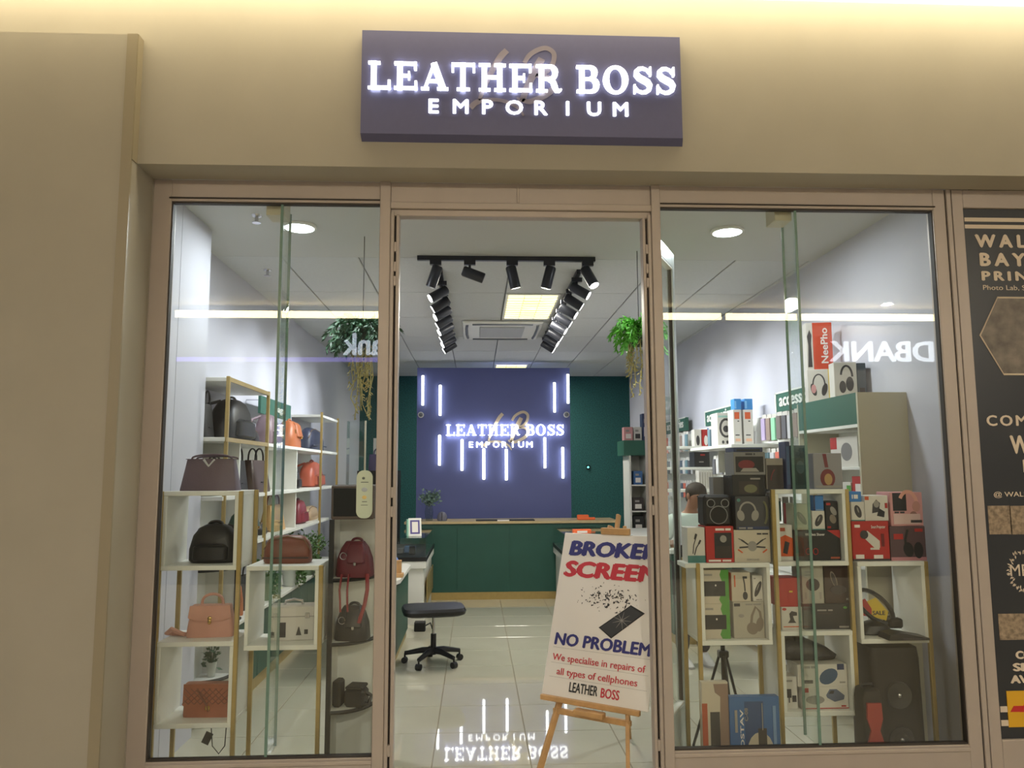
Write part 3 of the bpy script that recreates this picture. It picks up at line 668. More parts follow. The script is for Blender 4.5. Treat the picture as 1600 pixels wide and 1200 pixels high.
# ================================================================== PLANTS
LEAFB = mat('bright_fern_leaf', C3(96, 176, 60), .5, noise=.3, nscale=20); LEAFD = mat('dark_leaf', C3(56, 92, 66), .55, noise=.35, nscale=20); DRY = mat('dry_stem', C3(170, 160, 104), .6, noise=.2); LEAFG = mat('trailing_leaf', C3(74, 112, 52), .5, noise=.35, nscale=30)
def leaf_quad(mb, p, d, l, w):
    d = d.normalized(); s = d.cross(Vector((random.uniform(-1, 1), random.uniform(-1, 1), .6)))
    if s.length < .01: s = Vector((1, 0, 0))
    s = s.normalized()*w
    mb.add([p, p+d*l*.5+s, p+d*l, p+d*l*.5-s], [(0, 1, 2, 3)])
def hanging_plant(label, loc, leafm, rad, drop, seed):
    random.seed(seed); t = thing('hanging_plant', label, 'plant', loc)
    MB().lathe([(.05, -.1), (.085, -.05), (.09, .02), (.08, .03), (.078, .02), (.02, .0)], 14).build('pot', mat('plant_pot_dark', C3(50, 64, 56), .6), t, True)
    hz = HC-loc[2]; MB().tube([(0, 0, .02), (0, 0, hz)], .003, 5).build('hanging_cord', BLACKM, t)
    f = MB(); sm = MB()
    for k in range(60):
        a = random.uniform(0, 2*PI); el = random.uniform(-.1, 1.0); L = rad*random.uniform(.6, 1.1); p = Vector((0, 0, .03)); d = Vector((math.cos(a)*math.cos(el), math.sin(a)*math.cos(el), math.sin(el)))
        pts = []
        for i in range(9): pts.append(p.copy()); p = p+d*L/8; d = (d+Vector((0, 0, -.28))).normalized()
        for i in range(1, 9):
            for j in range(5): leaf_quad(f, pts[i-1].lerp(pts[i], j/5), (pts[i]-pts[i-1]).normalized()+Vector((random.uniform(-1, 1), random.uniform(-1, 1), random.uniform(-.8, .6))), .055, .008)
        sm.tube(pts, .003, 4)
    g = MB()
    for k in range(12):
        a = random.uniform(0, 2*PI); p = Vector((.07*math.cos(a), .07*math.sin(a), 0)); L = drop*random.uniform(.5, 1); pts = [p+Vector((random.gauss(0, .003)*i, random.gauss(0, .003)*i, -L*i/6)) for i in range(7)]
        g.tube(pts, .004, 4)
        for i in range(28): leaf_quad(g, pts[0].lerp(pts[-1], i/28), Vector((random.uniform(-1, 1), random.uniform(-1, 1), -.7)), .035, .006)
    stuff(f.build('foliage', leafm, t)); sm.build('stems', leafm, t); stuff(g.build('trailing_stems', DRY, t))
hanging_plant('bright green hanging fern with dry trailing stems beside the doorway', (1.235, 1.6, 2.74), LEAFB, .29, .50, 3)
hanging_plant('dark hanging fern with dry trailing stems behind the handbag glass', (-.80, 1.3, 2.68), LEAFD, .31, .62, 5)
def pot_plant(label, loc, h, leafm, potm, n=40, spread=.12, trail=0, name='potted_plant', ph=.09, pr=.05, lw=.012, ll=.05, seed=1, rim=1.2):
    random.seed(seed); t = thing(name, label, 'plant', loc)
    MB().lathe([(pr*.8, 0), (pr, ph*.5), (pr*rim, ph), (pr*rim*.9, ph), (pr*.7, ph*.85)], 14).build('pot', potm, t, True)
    f = MB(); s = MB()
    for k in range(n):
        a = random.uniform(0, 2*PI); r_ = spread*math.sqrt(random.random()); e = Vector((r_*math.cos(a), r_*math.sin(a), ph+h*random.uniform(.35, 1)))
        s.tube([(0, 0, ph*.8), e], .0025, 4)
        for j in range(4): leaf_quad(f, e-Vector((0, 0, .03*j)), Vector((random.uniform(-1, 1), random.uniform(-1, 1), random.uniform(-.4, 1))), ll, lw)
    for k in range(trail):
        a = random.uniform(-1.2, 1.2); p = Vector((pr*math.cos(a), pr*math.sin(a), ph)); pts = [p]
        L = random.uniform(.12, .3)
        for i in range(6): p = p+Vector((.02 if i < 2 else random.gauss(0, .006), random.gauss(0, .01), -L/6 if i > 0 else .02)); pts.append(p)
        s.tube(pts, .002, 4)
        for i in range(16): q = pts[min(6, i*7//16)]; leaf_quad(f, q+Vector((0, 0, -.01*random.random())), Vector((random.uniform(-.3, 1), random.uniform(-1, 1), random.uniform(-.8, .3))), .03, .010)
    stuff(f.build('leaves', leafm, t)); s.build('stems', leafm, t); return t
# ================================================================== SHELVING
def tower(label, x0, x1, boxes, posttop, sides=(-1, 1), yf=.22, yb=.54):
    t = thing('display_shelf', label, 'shelf', ((x0+x1)/2, yf, 0)); w = (x1-x0)/2; d = yb-yf
    for sx in sides:
        for y in (0, d-.022):
            top = posttop[0 if sx < 0 else 1]
            MB().cbox(min(sx*w, sx*(w-.022)), max(sx*w, sx*(w-.022)), y, y+.022, 0, top, .002).build('post', GOLD, t)
    for zt, zb in boxes:
        MB().cbox(-w+.022, w-.022, 0, d, zt-.025, zt, .002).build('shelf_board', WHITE, t); MB().cbox(-w+.022, w-.022, 0, d, zb-.025, zb, .002).build('shelf_board', WHITE, t)
        MB().cbox(-w+.022, -w+.042, .002, d, zb, zt-.025, .002).build('side_panel', WHITE, t); MB().cbox(w-.042, w-.022, .002, d, zb, zt-.025, .002).build('side_panel', WHITE, t)
    return t
tower('white box shelf on gold posts under the mauve handbag', -1.725, -1.278, [(1.6, 1.2), (.80, .38)], (1.6, 1.6))
tower('white box shelf on gold posts holding the white vanity case', -1.268, -.833, [(1.195, .775)], (1.6, 1.195), (1,))
ta = tower('white box shelf on gold posts holding the beige headphone box', 1.228, 1.668, [(1.185, .765)], (1.185, 1.185), (-1,))
MB().cbox(1.165-1.448, 1.252-1.448, .005, .17, 1.16, 1.185, .002).build('shelf_board', WHITE, ta)      # end of the top board reaching past the posts
tower('white box shelf on gold posts with the toy car box at its foot', 1.672, 2.122, [(1.592, 1.19), (.81, .38)], (1.592, 1.592))
tower('white box shelf on gold posts above the tall black loudspeaker', 2.126, 2.558, [(1.185, .762)], (1.185, 1.185), (1,))
BLKE = mat('black_edging', C3(30, 32, 34), .5)
def corner_unit(label, x, y, levels, r, zt, topbox=False):
    t = thing('corner_shelf', label, 'shelf', (x, y, 0))
    MB().box(0, r+.02, 0, .018, .02, zt).build('back_panel', WHITE, t); MB().box(-.012, .006, -r, .018, 0, zt+.01).build('side_panel', WHITE, t)
    MB().box(-.016, .01, -r-.012, -r+.01, 0, zt+.01).build('edge_post', BLKE, t); MB().box(r+.01, r+.03, -.01, .018, 0, zt).build('edge_post', BLKE, t)
    for z in levels:
        pts = [(0, 0)]+[(r*math.sin(R(a)), -r*math.cos(R(a))) for a in range(0, 91, 9)]
        MB().prism(pts, z-.02, z, 'z').build('quarter_shelf', WHITE, t)
        MB().tube([(r*math.sin(R(a)), -r*math.cos(R(a)), z-.012) for a in range(0, 91, 9)], .012, 6).build('shelf_edging', BLKE, t)
    return t
corner_unit('white quarter round corner shelf with black edges beside the door', -.822, .64, [1.10, .745, .375], .225, 1.42)
corner_unit('white quarter round corner shelf with black edges against the pilaster', -1.90, 1.5, [1.05, .32], .2, 1.13)
t = thing('dark_cabinet_box', 'dark glossy box with brown frame on top of the corner shelf', 'box', (-.712, .40, 1.431))
MB().cbox(-.118, .125, 0, .22, 0, .195, .006).build('frame', mat('brown_frame', C3(92, 78, 72), .5), t); MB().cbox(-.105, .112, -.006, .01, .018, .178, .002).build('screen', mat('dark_gloss', C3(40, 44, 48), .12), t)
ws = thing('bag_shelf', 'white wall shelving with gold posts filled with handbags', 'shelf', (XL, 0, 0)); dpt = -1.7-XL
def brd(y0, y1, z, n='shelf_board'): MB().cbox(0, dpt, y0, y1, z-.028, z, .002).build(n, WHITE, ws)
brd(1.24, 2.25, 2.355); brd(4.45, 5.45, 2.335); brd(1.2, 5.5, 1.94); brd(1.2, 5.5, 1.54); brd(1.2, 5.0, 1.18)
for y in (1.23, 2.255, 4.455, 5.45): MB().cbox(dpt-.012, dpt+.012, y-.012, y+.012, .645, 2.36, .002).build('post', GOLD, ws)
for a, b, z in ((1.24, 2.25, 2.345), (1.2, 2.25, 1.93)): MB().box(dpt, dpt+.01, a, b, z-.02, z+.01).build('edge_trim', GOLD, ws)
for y, z0, z1 in ((3.42, 1.18, 1.912), (1.62, 1.54, 1.912)): MB().cbox(0, dpt-.02, y-.012, y+.012, z0, z1, .002).build('divider', WHITE, ws)
gm = WHITE
for a, b in ((1.25, 3.4), (3.44, 5.45)):
    for z0, z1 in ((1.54, 1.91), (1.18, 1.51)): MB().box(.002, .012, a, b, z0, z1).build('back_panel', gm, ws)
# green bag sign on the left wall
t = thing('bags_sign', 'dark green hanging sign reading bags above the handbag shelves', 'sign', (-1.9, 2.72, 2.22), 0)
MB().box(-.012, .012, 0, 1.1, 0, .155).build('board', GREENS, t); text('lettering', 'bags', WHITE, t, (.016, .47, .05), (PI/2, 0, PI/2), size=.13, bold=.004, ext=.002, width=.34, height=.085)
MB().tube([(-.13, 1.06, .12), (.0, 1.06, .12)], .006, 6).build('standoff', CHROME, t); MB().tube([(-.13, .05, .12), (.0, .05, .12)], .006, 6).build('standoff', CHROME, t)
# glass display column deeper in the shop
t = thing('glass_column', 'tall narrow glass display column with cream edge at the shelf end', 'display case', (-1.52, 5.75, 0))
MB().box(-.12, .12, 0, .12, 0, 1.5).build('base', GREEN, t); MB().box(-.12, .12, 0, .006, 1.5, 2.35).build('pane', GLASSC, t); MB().box(-.12, -.112, 0, .2, 1.5, 2.35).build('pane', GLASSC, t); MB().box(.105, .125, -.005, .02, 1.5, 2.35).build('edge_strip', CREAM, t)
t = thing('display_pedestal', 'dark pedestal with white board behind the purple bag', 'stand', (-1.42, 7.2, 0)); MB().box(-.3, .3, 0, .3, 0, 1.72).build('body', BLACKM, t); MB().box(-.1, .22, .2, .215, 1.72, 2.2).build('board', WHITE, t)
# ================================================================== BAGS
def leather(n, c, r=.42): return mat('leather_'+n, c, r, noise=.06, nscale=12, bump=.25, bscale=160)
MAUVE = leather('mauve', C3(104, 88, 98)); PINK = leather('pink', C3(206, 150, 134)); BRN = leather('brown', C3(122, 70, 54)); COG = leather('cognac', C3(158, 92, 68)); BURG = leather('burgundy', C3(104, 34, 46)); TAN = leather('tan', C3(196, 158, 104)); ORB = leather('orange_brown', C3(172, 98, 58)); RUST = leather('rust', C3(172, 86, 66)); GRYT = leather('grey_teal', C3(92, 108, 106)); NAVL = leather('navy', C3(44, 50, 72)); MAUV2 = leather('dusty_mauve', C3(128, 108, 116)); GRNL = leather('bottle_green', C3(58, 88, 78)); DBRN = leather('dark_brown', C3(72, 54, 48)); BEI = leather('beige', C3(186, 160, 130)); PURP = leather('purple', C3(84, 76, 112))
BRASS = mat('brass', C3(206, 170, 96), .25, 1)
def handle(t, x0, x1, z, h, y, r, m, n='handle'):
    pts = []
    for i in range(11):
        a = PI*i/10; pts.append((x0+(x1-x0)*(1-math.cos(a))/2, y, z+h*math.sin(a)**.7))
    return MB().tube(pts, r, 7).build(n, m, t, True)
def bag(name, label, loc, rz, kind, w, h, d, m, m2=None, metal=BRASS, group=None):
    t = thing(name, label, 'bag', loc, rz, group); m2 = m2 or m; a = w/2; b = d/2
    if kind == 'trapeze':       # flared day bag with top flap, clasp and one handle
        MB().loft([(0, a*.97, b*.95), (.01, a, b), (h*.5, a*.93, b*.8), (h*.94, a*.83, b*.55), (h, a*.8, b*.5)], 32, 7).build('body', m, t, True)
        MB().prism([(-a*.84, h*1.002), (a*.84, h*1.002), (a*.9, h*.62), (a*.5, h*.52), (-a*.5, h*.52), (-a*.9, h*.62)], -b*.92-.004, -b*.72).build('flap', m2, t)
        handle(t, -a*.45, a*.45, h, h*.33, 0, .008, m2)
        k = MB(); k.ell((0, -b*.95, h*.60), .013, .007, .013); k.ell((0, -b*.98, h*.5), .011, .007, .015); k.build('clasp', metal, t, True)
    elif kind == 'vbag':        # structured flared bag with V emblem and slim arched handle
        MB().loft([(0, a, b), (.008, a, b), (h*.93, a*.84, b*.55), (h, a*.83, b*.5)], 32, 9).build('body', m, t, True)
        v = MB(); v.ribbon([(-.032, h*.98), (-.002, h*.76)], [.010, .006], -b*.8, -b*.6); v.ribbon([(.028, h*.98), (-.004, h*.76)], [.008, .005], -b*.8, -b*.6); v.build('emblem', mat('silver_emblem', C3(196, 196, 198), .3), t)
        handle(t, -a*.72, a*.72, h*.99, h*.15, 0, .006, m2); handle(t, -a*.6, a*.9, h*.99, h*.10, b*.3, .005, m2)
        MB().box(-a*.85, a*.85, -b*.57, b*.57, h*.985, h*1.005).build('top_trim', m2, t)
    elif kind == 'backpack':
        MB().loft([(0, a*.9, b*.8), (.015, a, b), (h*.35, a, b), (h*.7, a*.86, b*.85), (h*.9, a*.62, b*.65), (h*.98, a*.36, b*.4), (h, a*.1, b*.1)], 30, 3.6).build('body', m, t, True)
        MB().loft([(h*.07, a*.68, b*.5, -b*.72), (h*.10, a*.74, b*.56, -b*.74), (h*.42, a*.72, b*.52, -b*.72), (h*.5, a*.55, b*.3, -b*.66)], 26, 4).build('front_pocket', m2, t, True)
        handle(t, -a*.28, a*.28, h*.95, h*.10, 0, .009, m2)
        for s in (-1, 1): MB().tube([(s*a*.4, b*.5, h*.93), (s*a*.9, b*1.05, h*.8), (s*a*1.05, b*1.05, h*.45), (s*a*.95, b*.9, h*.06)], .012, 6).build('shoulder_strap', m2, t, True)
        MB().tube([(-a*.55, -b*1.24, h*.46), (0, -b*1.27, h*.48), (a*.55, -b*1.24, h*.46)], .0025, 5).build('zip', BLACKM, t)
    elif kind == 'dome':        # low rounded cosmetic bag
        MB().loft([(0, a*.95, b*.9), (.012, a, b), (h*.45, a*.98, b*.95), (h*.75, a*.9, b*.75), (h*.93, a*.72, b*.45), (h, a*.55, b*.15)], 32, 3.4).build('body', m, t, True)
        MB().tube([(-a*.97, -b*.5, h*.5), (-a*.7, -b*.55, h*.85), (0, -b*.4, h*.975), (a*.7, -b*.55, h*.85), (a*.97, -b*.5, h*.5)], .0035, 6).build('zip', mat('dull_zip', C3(120, 96, 70), .4), t, True)
        MB().box(-a*.96, a*.96, -b*1.02, -b*.9, h*.18, h*.24).build('seam_band', m2, t)
    elif kind == 'tote':
        MB().loft([(0, a*.95, b), (.01, a, b), (h*.97, a*.95, b*.45), (h, a*.92, b*.4)], 28, 6).build('body', m, t, True)
        handle(t, -a*.5, a*.5, h*.97, h*.4, -b*.35, .007, m2); handle(t, -a*.5, a*.5, h*.97, h*.4, b*.35, .007, m2)
        MB().box(-a*.3, a*.3, -b*1.01, -b*.8, h*.3, h*.32).build('seam_band', m2, t)
    elif kind == 'clutch':      # quilted flap bag with chain strap
        MB().loft([(0, a*.98, b), (.01, a, b), (h*.95, a*.97, b*.75), (h, a*.95, b*.6)], 28, 8).build('body', m, t, True)
        q = MB()
        for k in range(-4, 5):
            for s in (-1, 1):
                x = k*a*.25; x1 = max(-a*.93, min(a*.93, x+s*h*.5)); q.tube([(x, -b*1.065, h*.4), (x+(x1-x)*.999, -b*1.065, h*.4+abs(x1-x)*.95)], .0022, 4)
        q.build('quilting', m2, t); MB().prism([(-a*.96, h), (a*.96, h), (a*.98, h*.36), (0, h*.26), (-a*.98, h*.36)], -b*1.06, -b*.8).build('flap', m, t)
        MB().tube([(-a*.75, -b*.6, h*.98), (-a*.3, -b*1.12, h*.75), (a*.05, -b*1.15, h*.35), (a*.1, -b*1.15, h*.18)], .005, 6).build('strap', m2, t); MB().cbox(-.012+a*.05, .014+a*.05, -b*1.2, -b*1.05, h*.22, h*.36, .003).build('clasp', metal, t)
    elif kind == 'satchel':
        MB().loft([(0, a*.95, b), (.012, a, b), (h*.5, a*.93, b*.95), (h*.82, a*.72, b*.75), (h, a*.5, b*.4)], 30, 3.6).build('body', m, t, True)
        MB().loft([(h*.4, a*.44, b*.3, -b*.8, a*.22), (h*.43, a*.5, b*.34, -b*.82, a*.22), (h*.86, a*.46, b*.35, -b*.55, a*.18), (h*.95, a*.36, b*.25, -b*.4, a*.15)], 22, 5).build('flap', m2, t, True)
        MB().cbox(a*.15, a*.3, -b*1.25, -b*1.05, h*.34, h*.44, .003).build('buckle', metal, t); MB().tube([(-a*.45+.02*math.cos(q_), -b*.92, h*.6+.02*math.sin(q_)) for q_ in [i*.7 for i in range(9)]], .003, 5).build('ring', metal, t)
        handle(t, -a*.2, a*.4, h*.95, h*.13, 0, .008, m2)
    return t
S1, S2, S3 = 1.94, 1.54, 1.18
bag('handbag', 'mauve flared handbag with silver V emblem on the top white shelf', (-1.505, .38, 1.6), 0, 'vbag', .315, .178, .12, MAUVE, metal=CHROME)
t = bag('crossbody_bag', 'grey teal soft bag with dark strap behind the mauve handbag', (-1.84, 1.43, S2), R(90), 'tote', .28, .2, .1, GRYT, BLKL)
bag('backpack', 'black leather backpack on the white shelf under the mauve handbag', (-1.475, .40, 1.2), 0, 'backpack', .265, .215, .17, BLKL, BLKL)
bag('handbag', 'pink top handle handbag with gold ring clasp and coiled strap', (-1.47, .38, .80), R(4), 'trapeze', .255, .17, .11, PINK)
ps = thing('bag_strap', 'pale pink strap lying coiled beside the pink handbag', 'strap', (-1.668, .36, .80)); MB().tube([(.06, 0, .01), (.03, -.02, .03), (-.01, -.01, .045), (-.04, .0, .02), (-.02, .03, .012), (.03, .02, .012), (.07, -.01, .014)], .012, 6).build('strap', PINK, ps, True)
bag('clutch_bag', 'brown quilted flap bag with chain strap on the lowest white shelf', (-1.462, .36, .38), R(-2), 'clutch', .262, .175, .08, COG, BRN)
ps = thing('price_tag', 'black price tag on a thin loop hanging under the quilted bag', 'tag', (-1.41, .25, .335)); MB().cbox(-.02, .02, -.002, .002, -.075, -.012, .001, Matrix.Rotation(R(25), 4, 'Y')).build('tag', BLACKM, ps); MB().tube([(.0, 0, .02), (.01, 0, -.08), (.045, 0, -.12), (.075, 0, -.08), (.08, 0, .02)], .003, 5).build('loop', BLKL, ps)
bag('cosmetic_bag', 'brown rounded leather bag on top of the middle white shelf', (-1.06, .38, 1.195), 0, 'dome', .265, .152, .13, BRN, DBRN)
vc = thing('vanity_case', 'white printed vanity case with silver handle on the middle shelf', 'case', (-1.02, .33, .775), R(4))
VW = mat('vanity_white', C3(206, 202, 196), .4)
MB().cbox(-.125, .125, 0, .14, 0, .185, .006).build('body', VW, vc); MB().cbox(-.126, .126, -.001, .141, .128, .133, .001).build('lid_seam', INKG, vc)
MB().tube([(-.05, .07, .183), (-.045, .07, .205), (0, .07, .213), (.045, .07, .205), (.05, .07, .183)], .008, 7).build('handle', CHROME, vc, True)
for x in (-.085, .085): MB().cbox(x-.012, x+.012, -.005, 0, .12, .15, .002).build('latch', CHROME, vc)
MB().box(-.07, -.03, -.002, 0, .02, .1).build('printed_stamp', INKK, vc); tw = MB(); tw.prism([(.025, .03), (.055, .03), (.042, .075), (.038, .075)], -.002, 0); tw.box(.07, .09, -.002, 0, .035, .06); tw.box(-.11, -.09, -.002, 0, .02, .05); tw.build('printed_towers', INKK, vc)
bag('satchel', 'burgundy leather satchel on the corner shelf beside the door', (-.702, .50, 1.10), R(-10), 'satchel', .215, .20, .14, BURG, metal=CHROME)
st_ = thing('bag_strap', 'red straps hanging down from the burgundy satchel', 'strap', (-.705, .39, 1.10)); MB().tube([(-.06, .03, .02), (-.063, -.015, -.06), (-.058, -.02, -.12), (-.055, -.02, -.18)], .006, 6).build('strap', mat('red_strap', C3(140, 40, 44), .5), st_)
MB().tube([(-.02, .03, .02), (-.02, -.015, -.06), (-.018, -.02, -.12), (-.015, -.02, -.18)], .006, 6).build('strap', mat('red_strap', C3(140, 40, 44)), st_); MB().tube([(.085, .03, .02), (.092, -.01, -.06), (.08, -.02, -.14), (.05, -.03, -.24)], .011, 6).build('strap', mat('red_strap'), st_)
bag('shoulder_bag', 'black leather shoulder bag on the corner shelf under the burgundy satchel', (-.71, .50, .745), R(-8), 'satchel', .20, .19, .13, BLKL, metal=CHROME)
cbag = thing('camera_bag', 'small black camera bag with strap on the lowest corner shelf', 'bag', (-.72, .51, .375), R(-12))
MB().cbox(-.02, .10, -.05, .05, 0, .10, .015).build('body', BLKL, cbag); MB().cbox(-.085, -.035, -.06, .02, 0, .15, .012).build('side_pouch', BLACKM, cbag); MB().tube([(.09, 0, .08), (.13, 0, .06), (.12, -.02, .02), (.08, -.03, .03)], .012, 6).build('strap', BLKL, cbag, True); MB().cbox(-.01, .09, -.055, .055, .10, .118, .006).build('lid', BLACKM, cbag)
# along the wall shelves, facing into the shop
F = R(90)
def onshelf(y, z, x=-1.84): return (x, y, z)
bag('backpack', 'large black leather backpack with looped straps on the upper wall shelf', onshelf(1.78, S1), F, 'backpack', .56, .31, .22, BLKL)
bag('handbag', 'slouchy black bag behind the gold post on the upper wall shelf', onshelf(1.36, S1, -1.9), F, 'tote', .2, .24, .1, BLKL)
bag('backpack', 'dusty mauve backpack below the green bags sign', onshelf(2.78, S1), F, 'backpack', .34, .27, .18, MAUV2)
bag('pouch', 'small black pouch beside the dusty mauve backpack', onshelf(2.28, S1), F, 'dome', .18, .11, .12, BLKL)
bag('handbag', 'orange brown gathered leather bag on the upper wall shelf', onshelf(3.55, S1), F, 'satchel', .42, .26, .2, ORB)
bag('handbag', 'navy soft bag under the far gold frame on the upper wall shelf', onshelf(4.6, S1), F, 'dome', .75, .25, .2, NAVL)
bag('handbag', 'tall dark brown tote bag on the middle wall shelf', onshelf(2.45, S2), F, 'tote', .48, .262, .16, DBRN, BLKL)
bag('handbag', 'black tapered tote with long strap on the middle wall shelf', onshelf(1.92, S2), F, 'tote', .3, .255, .14, BLKL)
bag('backpack', 'rust red backpack on the middle wall shelf under the far gold frame', onshelf(4.65, S2), F, 'backpack', .62, .28, .2, RUST)
bag('pouch', 'small rounded black bag beside the potted succulent', onshelf(3.80, S2), F, 'backpack', .22, .2, .12, BLKL)
bag('handbag', 'bottle green bag on the lower wall shelf behind the gold posts', onshelf(2.15, S3), F, 'satchel', .4, .22, .18, GRNL)
bag('pouch', 'black pouch between the green bag and the tan bag', onshelf(2.6, S3), F, 'dome', .22, .1, .12, BLKL)
bag('handbag', 'tan leather shopper on the lower wall shelf', onshelf(3.05, S3), F, 'tote', .42, .23, .16, TAN, BRN)
bag('handbag', 'small dark bag between the tan shopper and burgundy backpack', onshelf(3.6, S3), F, 'tote', .2, .19, .12, DBRN)
bag('backpack', 'small burgundy backpack on the lower wall shelf', onshelf(4.02, S3), F, 'backpack', .36, .24, .16, leather('wine', C3(128, 44, 58)))
bag('handbag', 'beige folded bag at the end of the lower wall shelf', onshelf(4.6, S3), F, 'dome', .5, .15, .14, BEI)
bag('handbag', 'tan upright purse standing on the low green counter', (-1.80, 1.86, .645), R(35), 'satchel', .13, .24, .1, ORB)
bag('handbag', 'black slouchy bag beside the tan purse on the low counter', (-1.80, 2.15, .645), R(60), 'tote', .24, .26, .14, BLKL)
bag('handbag', 'purple handbag on the dark pedestal near the back', (-1.42, 7.3, 1.72), 0, 'tote', .3, .24, .14, PURP)
t = thing('card_holder', 'black tilted price card holder on the low counter edge', 'card', (-1.78, 1.66, .645)); MB().cbox(-.09, .09, -.05, -.04, 0, .1, .002).build('card', BLACKM, t); MB().box(-.04, .0, -.054, -.05, .04, .06).build('printed_text', PAPER, t); MB().cbox(-.08, .08, -.04, .06, 0, .015, .002).build('foot', BLACKM, t)
POTW = mat('pot_white', C3(206, 210, 200), .5); POTY = mat('pot_yellow', C3(170, 160, 80), .5); POTG = mat('pot_sage', C3(120, 140, 112), .5)
pot_plant('small green succulent in a yellow pot on the middle wall shelf', (-1.84, 3.55, S2), .09, LEAFG, POTY, 16, .06, 0, ph=.11, pr=.05, seed=2)
pot_plant('trailing green plant in a sage pot on the low counter', (-1.76, 2.55, .645), .16, LEAFG, POTG, 24, .12, 8, ph=.2, pr=.07, seed=3)
pot_plant('bushy trailing plant in a white pot at the far end of the low counter', (-1.735, 3.35, .647), .22, LEAFG, POTW, 50, .2, 24, ph=.22, pr=.08, seed=4)
pot_plant('dense leafy plant at the corner of the low counter', (-1.745, 4.14, .645), .26, LEAFG, POTG, 60, .22, 24, ph=.18, pr=.08, seed=6)
pot_plant('tiny white flowered plant on the low counter behind the shelf', (-1.78, 2.85, .645), .1, mat('pale_flower', C3(206, 210, 170), .6), POTG, 18, .07, 0, ph=.08, pr=.05, seed=8)
pot_plant('small plant in a white pot on the low round corner shelf', (-1.80, 1.41, .32), .12, LEAFD, POTW, 12, .03, 0, ph=.1, pr=.03, seed=9)
bag('pouch', 'black bag on the round corner shelf against the pilaster', (-1.83, 1.42, 1.05), 0, 'dome', .1, .09, .08, BLKL)
# ---------------------------------------------------------------- things on desk, cases and service counter
t = thing('spray_bottle', 'blue and white spray bottle standing on the green desk', 'bottle', (-.78, 3.45, .735))
MB().lathe([(.045, 0), (.048, .05), (.045, .12), (.02, .16), (.016, .24), (.018, .25)], 14).build('bottle', mat('bottle_blue', C3(120, 150, 220), .3), t, True); MB().lathe([(.049, .02), (.049, .09), (.047, .09), (.047, .02)], 14).build('label', mat('bottle_label', C3(196, 214, 190), .5), t, True)
t = thing('card_stand', 'small light wooden block stand on the green desk', 'stand', (-.76, 3.2, .735)); MB().cbox(-.07, .07, 0, .05, .03, .15, .004).build('back', WOOD, t); MB().cbox(-.09, .09, -.05, .06, 0, .035, .004).build('base', WOOD, t)
t = thing('photo_frame', 'white and violet framed card leaning on the glass case', 'frame', (-.70, 4.95, .963), R(12)); Mx = Matrix.Rotation(R(-14), 4, 'X')
MB().cbox(-.075, .075, 0, .012, 0, .21, .003, Mx).build('frame', WHITE, t); MB().box(-.055, .055, -.002, 0, .025, .185, Mx).build('printed_border', mat('violet_print', C3(84, 74, 140), .5), t); MB().box(-.035, .035, -.004, 0, .045, .165, Mx).build('printed_card', PAPER, t); MB().cbox(-.095, -.077, 0, .09, 0, .19, .002).build('stand', mat('mint_plastic', C3(150, 206, 184), .4), t)
zc = 1.035
t = pot_plant('grey green eucalyptus spray in a glass vase on the service counter', (-.64, 6.6, zc), .16, mat('eucalyptus_leaf', C3(112, 138, 126), .6, noise=.2), glass_mat('vase_glass', (.72, .78, .78), 1.6, 1.0), 46, .15, 0, 'vase_of_leaves', .24, .06, .018, .055, 11, .62)
t = thing('table_speaker', 'small grey dome shaped speaker beside the vase', 'speaker', (-.46, 6.55, zc)); MB().loft([(0, .06, .06), (.02, .068, .068), (.07, .066, .066), (.11, .045, .045), (.125, .01, .01)], 20, 2).build('body', mat('speaker_grey', C3(110, 110, 124), .6), t, True); MB().box(-.004, .004, -.07, -.05, .01, .11).build('seam', BLACKM, t)
t = thing('tape_gun', 'orange tape dispenser lying on the service counter', 'tool', (1.50, 6.55, zc)); OR = mat('orange_plastic', C3(236, 110, 60), .45); MB().cbox(-.11, .05, -.03, .03, 0, .07, .01).build('body', OR, t); MB().cbox(.04, .14, -.02, .02, .0, .035, .008).build('handle', OR, t)
t = thing('counter_mat', 'thin dark mat with a white card on the service counter', 'mat', (.35, 6.42, zc)); MB().cbox(-.35, .45, .0, .25, 0, .012, .003).build('mat', BLACKM, t); MB().box(-.06, .10, -.01, .05, .0, .016).build('card', PAPER, t)
t = thing('orange_box', 'orange box on the glass case behind the repair poster', 'box', (1.25, 5.1, .963)); MB().cbox(-.1, .12, 0, .1, 0, .05, .006).build('box', OR, t); MB().box(-.05, .07, -.002, 0, .01, .035).build('label', PAPER, t)
# oval sticker on the window
t = thing('window_sticker', 'pale oval sticker on the glass beside the door', 'sticker', (-.588, .0275, 1.458))
ov = [(.043*math.copysign(abs(math.cos(a))**.8, math.cos(a)), .126+(.083 if math.sin(a) > 0 else -.083)+.043*math.sin(a)) for a in [2*PI*i/28 for i in range(28)]]
MB().prism(ov, -.001, .0).build('sheet', mat('sticker_sage', C3(190, 204, 186), .5), t)
b = MB(); b.ell((-.006, -.0015, .21), .008, .0006, .007); b.box(-.02, .02, -.0016, -.001, .187, .191); b.box(-.012, .014, -.0016, -.001, .085, .089); b.box(-.018, .018, -.0016, -.001, .068, .071); b.build('printed_marks', mat('sticker_ink', C3(90, 100, 96), .5), t)
b = MB(); b.ell((.0, -.0015, .11), .012, .0006, .010); b.build('printed_sun', mat('sticker_yellow', C3(214, 190, 120), .5), t); b = MB(); b.ell((.0, -.0015, .15), .016, .0006, .012); b.build('printed_cloud', mat('sticker_grey', C3(166, 176, 184), .5), t)
